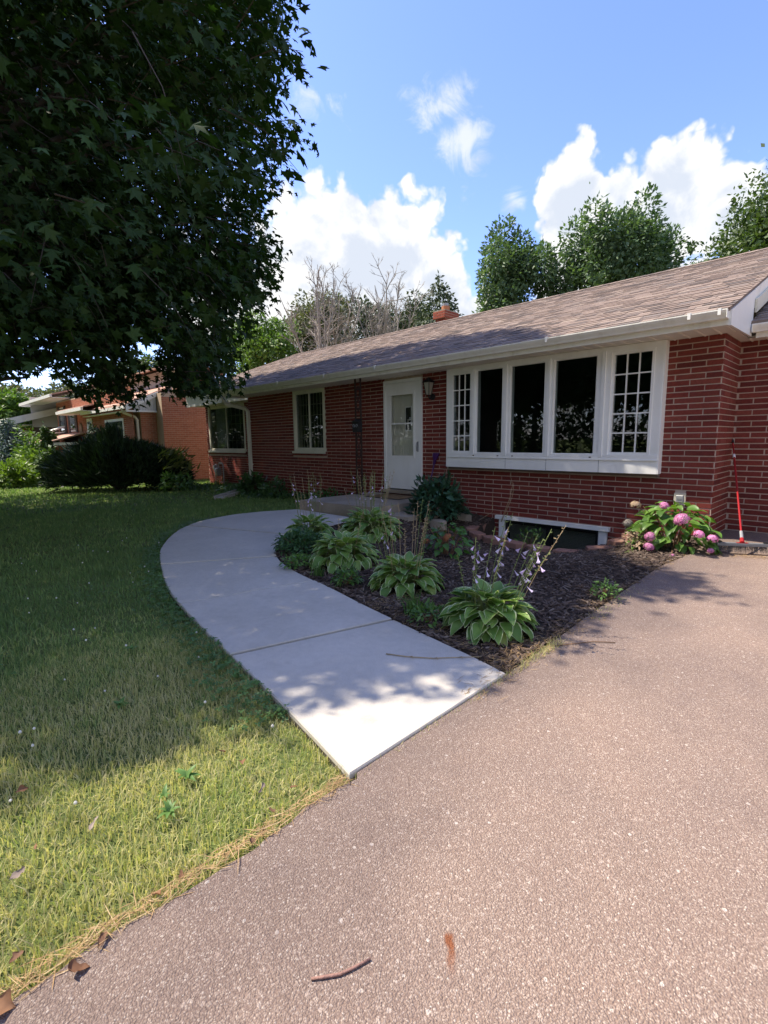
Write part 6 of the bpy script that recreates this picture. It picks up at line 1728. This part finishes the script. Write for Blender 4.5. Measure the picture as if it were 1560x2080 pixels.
# ---- shrubs and conifers on the left
NEEDLE = ([(0, 0, 0), (0.25, -0.10, .02), (1, 0, -.05), (0.25, 0.10, .02)], [(0, 1, 2, 3)])
def yew():
    r = np.random.default_rng(141); c = np.array([-14.55, -1.95, -0.2])
    t = thing('yew_bush', c, 'wide dark yew bush on the lawn before the orange brick house', 'bush')
    lob = np.array([(-1.1, -0.3, 0.55, 1.15, .85), (0, 0, 0.6, 1.2, .95), (1.1, 0.35, 0.55, 1.15, .8), (-0.45, 0.15, 0.95, .95, .75), (0.55, 0.25, 0.8, .95, .75), (-1.75, -.65, .4, .8, .6), (1.75, .65, .4, .75, .62), (-0.15, 0.1, 1.35, .42, .65)])
    u = unit(np.array([1.0, 0.65, 0])); n = 26000
    k = r.choice(len(lob), n, p=lob[:, 3]**2/(lob[:, 3]**2).sum()); d = unit(r.normal(size=(n, 3))); d[:, 2] = np.where(d[:, 2] < -.5, -d[:, 2], d[:, 2])
    q = r.uniform(.5, 1.02, n)**.5
    P = np.c_[lob[k, 0]*u[0]-0.3*lob[k, 1]*u[1], lob[k, 0]*u[1]+0.3*lob[k, 1]*u[0], lob[k, 2]]+d*np.c_[lob[k, 3], lob[k, 3], lob[k, 4]]*q[:, None]*(1+.10*np.sin(9*d[:, 0]+4*d[:, 2]))[:, None]
    P = P[P[:, 2] > 0.02]; n = len(P); d = unit(P-np.array([0, 0, .3]))
    x = unit(d+np.array([0, 0, .55])+r.normal(0, .45, (n, 3)))
    P = P*np.array([.86, .86, .90]); V, F = scatter(*NEEDLE, P, frames(x, unit(d+r.normal(0, .6, (n, 3)))), 0.22*r.uniform(.5, 1.35, n))
    tag(link('foliage', raw_mesh('foliage', V, F, 'yew_leaf'), t, c), kind='stuff')
    m = 260; a = r.uniform(-.4, 1.2, m); P = np.c_[1.62+r.normal(0, .26, m), 1.0+r.normal(0, .22, m), r.uniform(.35, 1.1, m)]  # yellow-green tips along the right side of the bush
    x = unit(np.array([.7, .35, .55])+r.normal(0, .25, (m, 3)))
    V, F = scatter(*NEEDLE, P, frames(x, r.normal(size=(m, 3))), 0.30*r.uniform(.5, 1.3, m))
    tag(link('yellow_tips', raw_mesh('yellow_tips', V, F, 'yew_tip'), t, c), kind='stuff')
    s = MB()
    for i in range(12):
        a = r.uniform(0, 6.28); e = np.array([1.5*math.cos(a)*u[0], 1.5*math.cos(a)*u[1]+.5*math.sin(a), r.uniform(.6, 1.2)])
        s.tube([c, c+e*.5+[0, 0, .1], c+e], [.05, .035, .012], 6)
    tag(s.build('branches', 'bark', t), kind='stuff')
yew()
bg_tree('dwarf_conifer', (-17.4, -1.75, -0.25), 2.05, 0.85, 6500, 0.16, 'yew_leaf', 'dark cone shaped conifer rising behind the yew bush', 142, 'conifer', zlow=0.05, group=None, cat='conifer', tmpl=NEEDLE)
sp = at(30, 965, 2, -0.25)
bg_tree('blue_spruce', (sp[0]-0.6, sp[1], -0.3), 2.75, 1.9, 8500, 0.26, 'spruce_leaf', 'spreading blue spruce at the left edge of the lawn', 143, 'conifer', zlow=0.02, group=None, cat='conifer', tmpl=NEEDLE)
a1 = at(94, 900, 1, -1.9); a2 = at(109, 900, 1, -1.5)
bg_tree('arborvitae', (a1[0], a1[1], -0.3), 2.35, 0.42, 3600, 0.15, 'arbor_leaf', 'taller cone of arborvitae before the low white house', 144, 'conifer', zlow=0.02, group='arborvitae by the orange house', cat='conifer')
bg_tree('arborvitae', (a2[0], a2[1], -0.3), 2.1, 0.36, 3000, 0.15, 'arbor_leaf', 'shorter cone of arborvitae against the orange brick corner', 145, 'conifer', zlow=0.02, group='arborvitae by the orange house', cat='conifer')
for i, (px, py, dist, R, H, mt, lab) in enumerate(((66, 945, 22.5, .75, 1.15, 'lime_leaf', 'lime green shrub in the sun before the low house'), (25, 940, 20.5, .85, .8, 'lime_leaf', 'yellow green low shrub under the blue spruce'), (62, 880, 27, .9, 2.0, 'tree_leaf_bright', 'rounded shrub under the white downspout of the low house'), (100, 930, 21.5, .5, 1.2, 'arbor_leaf', 'shrub at the left end of the yew bush'), (20, 850, 33, 1.0, 2.6, 'tree_leaf_bright', 'tall bright shrub left of the low white house'))):
    p = at_d(px, py, dist); bushy('shrub', (p[0], p[1], -0.25), R, H, 1500, 0.20, mt, lab, 'shrub', 150+i, None, 8)

# ================================================================== neighbouring houses
def brick_face(mb, u0, u1, z0, z1, plane, axis, holes=(), L=0.20, C=0.0725, sgn=-1):
    k = 0; z = z0
    while z < z1-0.02:
        zt = min(z+C-0.011, z1); x = u0-(L/2 if k % 2 else 0)
        while x < u1:
            a, b = max(x, u0), min(x+L-0.011, u1)
            if b-a > 0.03 and not any(h[0] < (a+b)/2 < h[1] and h[2] < (z+zt)/2 < h[3] for h in holes):
                if axis == 'x': mb.box(plane-0.012 if sgn > 0 else plane, plane+0.006 if sgn > 0 else plane+0.02, a, b, z, zt)
                else: mb.box(a, b, plane-0.006, plane+0.012, z, zt)
            x += L
        z += C; k += 1
def neighbour():
    t = thing('neighbour_house', (-22, 3, -0.3), 'orange brick split-level house beyond the yew bush', 'house', 'houses next door')
    zb = -0.45
    core = MB(); core.box(-24, -17.0, 0.40, 9, zb, 2.95); core.box(-27, -17.6, -0.15, 0.4, zb, 2.35); core.box(-34.5, -24.0, 0.4, 9, zb, 3.35); core.box(-28.6, -22.6, -0.40, 0.4, zb, 3.25)
    core.build('wall', 'tan_mortar', t)
    bm = MB()
    brick_face(bm, 0.40, 3.4, zb, 2.80, -17.0, 'x', sgn=1)
    brick_face(bm, -0.15, 0.40, zb, 2.35, -17.6, 'x', sgn=1)
    holes = [(-27.9, -27.1, 1.75, 2.95), (-26.1, -25.2, 1.75, 2.55), (-23.35, -22.6, zb, 2.25)]
    brick_face(bm, -28.6, -17.6, zb, 3.2, -0.40, 'y', holes)
    tag(bm.build('brickwork', 'tan_brick_all', t), kind='stuff')
    # broad chimney on the side wall
    c = MB(); c.box(-17.35, -17.012, 0.95, 2.1, 2.5, 3.75); ch_ = c.build('chimney', 'tan_mortar', t)
    cbm = MB(); brick_face(cbm, 0.95, 2.1, 2.55, 3.74, -17.012, 'x', sgn=1); tag(cbm.build('chimney_bricks', 'tan_brick_all', t), kind='stuff')
    # front roof: slope rising from the eave to the upper storey, white gable end with boards
    def slope(name, x0, x1, y0, z0, y1, z1, mat='shingle_all', th=0.06):
        m = MB(); m.add([(x0,y0,z0),(x1,y0,z0),(x1,y1,z1),(x0,y1,z1),(x0,y0,z0+th),(x1,y0,z0+th),(x1,y1,z1+th),(x0,y1,z1+th)], [(0,3,2,1),(4,5,6,7),(0,1,5,4),(1,2,6,5),(2,3,7,6),(3,0,4,7)]); return m.build(name, mat, t)
    simple('pink_shingle', (0.42, 0.26, 0.20), 0.9, 0.2, 9)
    slope('front_roof', -23.0, -17.45, -0.65, 2.50, 1.2, 3.32, 'pink_shingle')
    m = MB(); m.add([(-17.44, -0.68, 2.30), (-17.44, -0.68, 2.50), (-17.44, 0.45, 3.02), (-17.44, 0.45, 2.86), (-17.41, -0.68, 2.30), (-17.41, -0.68, 2.50), (-17.41, 0.45, 3.02), (-17.41, 0.45, 2.86)], [(0,1,2,3),(7,6,5,4),(1,5,6,2),(0,3,7,4)]); m.build('rake_board', 'white_paint', t)
    y = -0.38
    while y < 0.36:
        z1 = 2.44+0.44*(y+0.68)-0.04; m = MB(); m.box(-17.50, -17.46, y, y+0.088, 2.33, max(2.40, z1)); m.build('board', 'siding', t); y += 0.095
    m = MB(); m.box(-17.5, -17.42, -0.66, 0.38, 2.27, 2.329); m.build('frieze', 'white_paint', t)
    slope('front_soffit', -23, -17.45, -0.66, 2.30, 0.38, 2.301, 'white_paint', 0.02)
    m = MB(); m.box(-23, -17.45, -0.74, -0.665, 2.38, 2.48); m.build('gutter', 'gutter_white', t)
    # upper storey with white boarded wall
    m = MB(); m.box(-24, -18.4, 1.2, 3.2, 2.9, 3.95); up = m.build('upper_wall', 'siding', t)
    y = 1.2
    while y < 2.6: m = MB(); m.box(-18.41, -18.385, y, y+0.012, 3.2, 3.95); m.build('batten', 'white_paint', t); y += 0.16
    slope('upper_roof', -24.4, -18.0, 0.75, 3.92, 2.1, 4.26, 'pink_shingle'); slope('upper_roof', -24.4, -18.0, 3.45, 3.92, 2.105, 4.26, 'pink_shingle')
    m = MB(); m.add([(-18.0, .75, 3.80), (-18.0, .75, 3.93), (-18.0, 2.1, 4.27), (-18.0, 2.1, 4.14), (-17.97, .75, 3.80), (-17.97, .75, 3.93), (-17.97, 2.1, 4.27), (-17.97, 2.1, 4.14)], [(0,1,2,3),(7,6,5,4),(1,5,6,2),(0,3,7,4)]); m.build('upper_rake', 'white_paint', t)
    slope('side_roof', -24, -16.75, 2.2, 2.84, 8, 4.0, 'pink_shingle')
    # left upper eave with wide soffit over the front
    slope('left_roof', -33.5, -25.9, -1.1, 3.42, 4, 4.9, 'pink_shingle')
    slope('left_soffit', -33.5, -25.9, -1.1, 3.30, -0.40, 3.301, 'white_paint', 0.02)
    m = MB(); m.box(-33.5, -25.9, -1.19, -1.105, 3.32, 3.46); m.build('left_gutter', 'gutter_white', t)
    slope('entry_roof', -25.6, -21.4, -1.0, 2.62, 0.4, 3.0, 'pink_shingle'); slope('entry_soffit', -25.6, -21.4, -1.0, 2.48, -0.4, 2.481, 'white_paint', 0.02)
    m = MB(); m.box(-25.6, -21.4, -1.09, -1.005, 2.50, 2.63); m.build('entry_gutter', 'gutter_white', t)
    # windows with shutters, entrance door
    for x0, x1, z0, z1 in holes[:2]:
        m = MB(); m.box(x0, x1, -0.43, -0.33, z0, z1); w_ = m.build('window', 'white_paint', t)
        m = MB(); m.box(x0+.07, x1-.07, -0.445, -0.431, z0+.07, z1-.07); m.build('pane', 'far_glass', w_)
        for s in (x0-.30, x1+.02): m = MB(); m.box(s, s+.28, -0.45, -0.408, z0-.05, z1+.05); m.build('shutter', 'shutter_brown', t)
    m = MB(); m.box(-27.95, -27.05, -1.0, -0.5, 1.70, 1.75); m.obox((-27.5, -.75, 1.9), (.45, 0, 0), (0, .3, .12), (0, -.01, .03)); m.build('awning_sash', 'white_paint', t)
    x0, x1, z0, z1 = holes[2]; m = MB(); m.box(x0, x1, -0.43, -0.33, z0, z1); d_ = m.build('door', 'white_paint', t)
    m = MB(); m.box(x0+.11, x1-.11, -0.445, -0.431, 0.95, z1-.14); m.build('pane', 'far_glass', d_)
    m = MB(); m.box(x0+.11, x1-.11, -0.445, -0.431, zb+.3, 0.82); m.build('pane', 'far_glass', d_)
    m = MB(); m.box(-20.8, -18.6, -0.43, -0.33, .7, 2.1); w_ = m.build('window', 'white_paint', t)
    m = MB(); m.box(-20.7, -18.7, -0.445, -0.431, .8, 2.0); m.build('pane', 'far_glass', w_)
    # low bay with its own little roof
    m = MB(); m.box(-28.3, -24.2, -1.5, -.4, zb, 1.12); m.build('bay_wall', 'tan_brick_all', t); slope('bay_roof', -28.6, -23.9, -1.75, 1.24, -.42, 1.62, 'pink_shingle'); slope('bay_soffit', -28.6, -23.9, -1.75, 1.12, -.45, 1.121, 'white_paint', .12)
    m = MB(); m.tube([(-17.75, -.70, 2.38), (-17.75, -.66, 2.25), (-17.70, -.3, 2.1), (-17.70, -.24, 2.0), (-17.70, -.24, -.3)], .05, 7); m.build('downspout', 'cream_paint', t)
    m = MB(); m.lathe([(.2, -.47), (.26, -.45), (.26, -.42), (.18, -.41)], (-24.35, 0, 1.85), 16, axis=1); m.build('wreath', 'dried_petal', t)
neighbour()
def low_house():
    t = thing('low_house', (-38, -1, -0.3), 'low white-eaved house with a red brick chimney farther left', 'house', 'houses next door')
    m = MB(); m.box(-47, -31.5, -1.0, 8, -0.5, 2.1); m.build('wall', 'far_wood', t)
    bm = MB(); brick_face(bm, -47, -31.5, -.45, 2.1, -1.0, 'y', (), 0.3, 0.15); tag(bm.build('brickwork', 'brick_all', t), kind='stuff')
    def slope(name, x0, x1, y0, z0, y1, z1, mat, th): 
        m = MB(); m.add([(x0,y0,z0),(x1,y0,z0),(x1,y1,z1),(x0,y1,z1),(x0,y0,z0+th),(x1,y0,z0+th),(x1,y1,z1+th),(x0,y1,z1+th)], [(0,3,2,1),(4,5,6,7),(0,1,5,4),(1,2,6,5),(2,3,7,6),(3,0,4,7)]); m.build(name, mat, t)
    m = MB(); m.add([(-47.5, -2.0, 2.55), (-31.2, -2.0, 2.55), (-31.2, 3.6, 4.1), (-47.5, 3.6, 4.1)], [(0, 1, 2, 3)]); simple('grey_shingle', (.22, .21, .22), .9, .2, 6); m.build('roof', 'grey_shingle', t)
    m = MB(); m.add([(-31.2, -2.0, 2.2), (-31.2, -2.0, 2.56), (-31.2, 3.6, 4.11), (-31.2, 3.6, 3.8), (-31.15, -2.0, 2.2), (-31.15, -2.0, 2.56), (-31.15, 3.6, 4.11), (-31.15, 3.6, 3.8)], [(0,1,2,3),(7,6,5,4),(1,5,6,2),(0,3,7,4)]); m.build('rake_board', 'white_paint', t)
    m = MB(); m.box(-47.5, -31.2, -2.1, -2.0, 2.30, 2.56); m.build('fascia', 'white_paint', t)
    slope('soffit', -47.5, -31.2, -2.0, 2.2, -1.0, 2.2, 'white_paint', .02)
    m = MB(); m.box(-31.5, -31.45, -1.0, 3.6, 2.1, 3.7); m.build('gable', 'siding', t)
    c = at(80, 840, 1, 1.2); m = MB(); m.box(c[0]-1.1, c[0]+1.1, .9, 1.7, 2.6, c[2]+.55); ch_ = m.build('chimney', 'brick_all', t)
    m = MB(); m.box(c[0]-1.18, c[0]+1.18, .82, 1.78, c[2]+.55, c[2]+.68); m.build('chimney_cap', 'brick_all', t)
    m = MB(); m.tube([(-31.6, -1.95, 2.3), (-31.6, -1.9, 2.1), (-31.7, -1.1, 1.8), (-31.7, -1.06, 1.6), (-31.7, -1.06, -.3)], .06, 7); m.build('downspout', 'white_paint', t)
    for x in (-44, -40, -36):
        m = MB(); m.box(x-.6, x+.6, -1.05, -1.0, .7, 1.9); w_ = m.build('window', 'white_paint', t); m = MB(); m.box(x-.5, x+.5, -1.07, -1.051, .8, 1.8); m.build('pane', 'far_glass', w_)
low_house()

# ================================================================== across the street, mirrored in the panes
near_ = bg_tree('street_tree', (-27, -12.5, -0.3), 9.0, 4.6, 9000, 0.42, 'tree_leaf_mid', 'leafy tree along the street, mirrored in the window panes', 181, 'round', lobes=12, zlow=0.05, group='trees along the street')
far_ = bg_tree('street_tree', (-60, -31, -0.3), 13.0, 6.6, 9000, 0.62, 'tree_leaf_mid', 'leafy tree along the street, mirrored in the window panes', 182, 'round', lobes=12, zlow=0.04, group='trees along the street')
for i, (x, y, s_) in enumerate(((-35, -14, 1.0), (-44, -13.5, 1.1), (-54, -14, 1.15), (-65, -15, 1.2))): copy_tree(near_, (x, y, -0.3), None, None, 1.1*i, s_)
for i, x in enumerate((-118, -104, -92, -81, -70.5, -50, -40, -31, -22, -13.5, -5, 4)): copy_tree(far_, (x, -31-1.5*(i % 3), -0.3), None, None, 0.9*i, 1.0+0.12*(i % 3))
for i, x in enumerate((-26, -17, -9, -36)): copy_tree(TREES[(0, 1, 6, 5)[i]], (x, -27.5, -0.3), 'paler tree along the street, mirrored in the window panes', 'trees along the street', 1.3*i, 1.2)
hedge = bushy('hedge', (-4, -27.2, -0.3), 5.5, 3.4, 2600, 0.45, 'tree_leaf_mid', 'dense hedge across the street, mirrored low in the window panes', 'hedge', 171, 'hedges across the street', 8)
for i in range(11):
    copy_tree(hedge, (-13.5-9.2*i, -27.2-0.4*(i % 3), -0.3), None, None, i*0.9, 1.0+0.1*(i % 2))
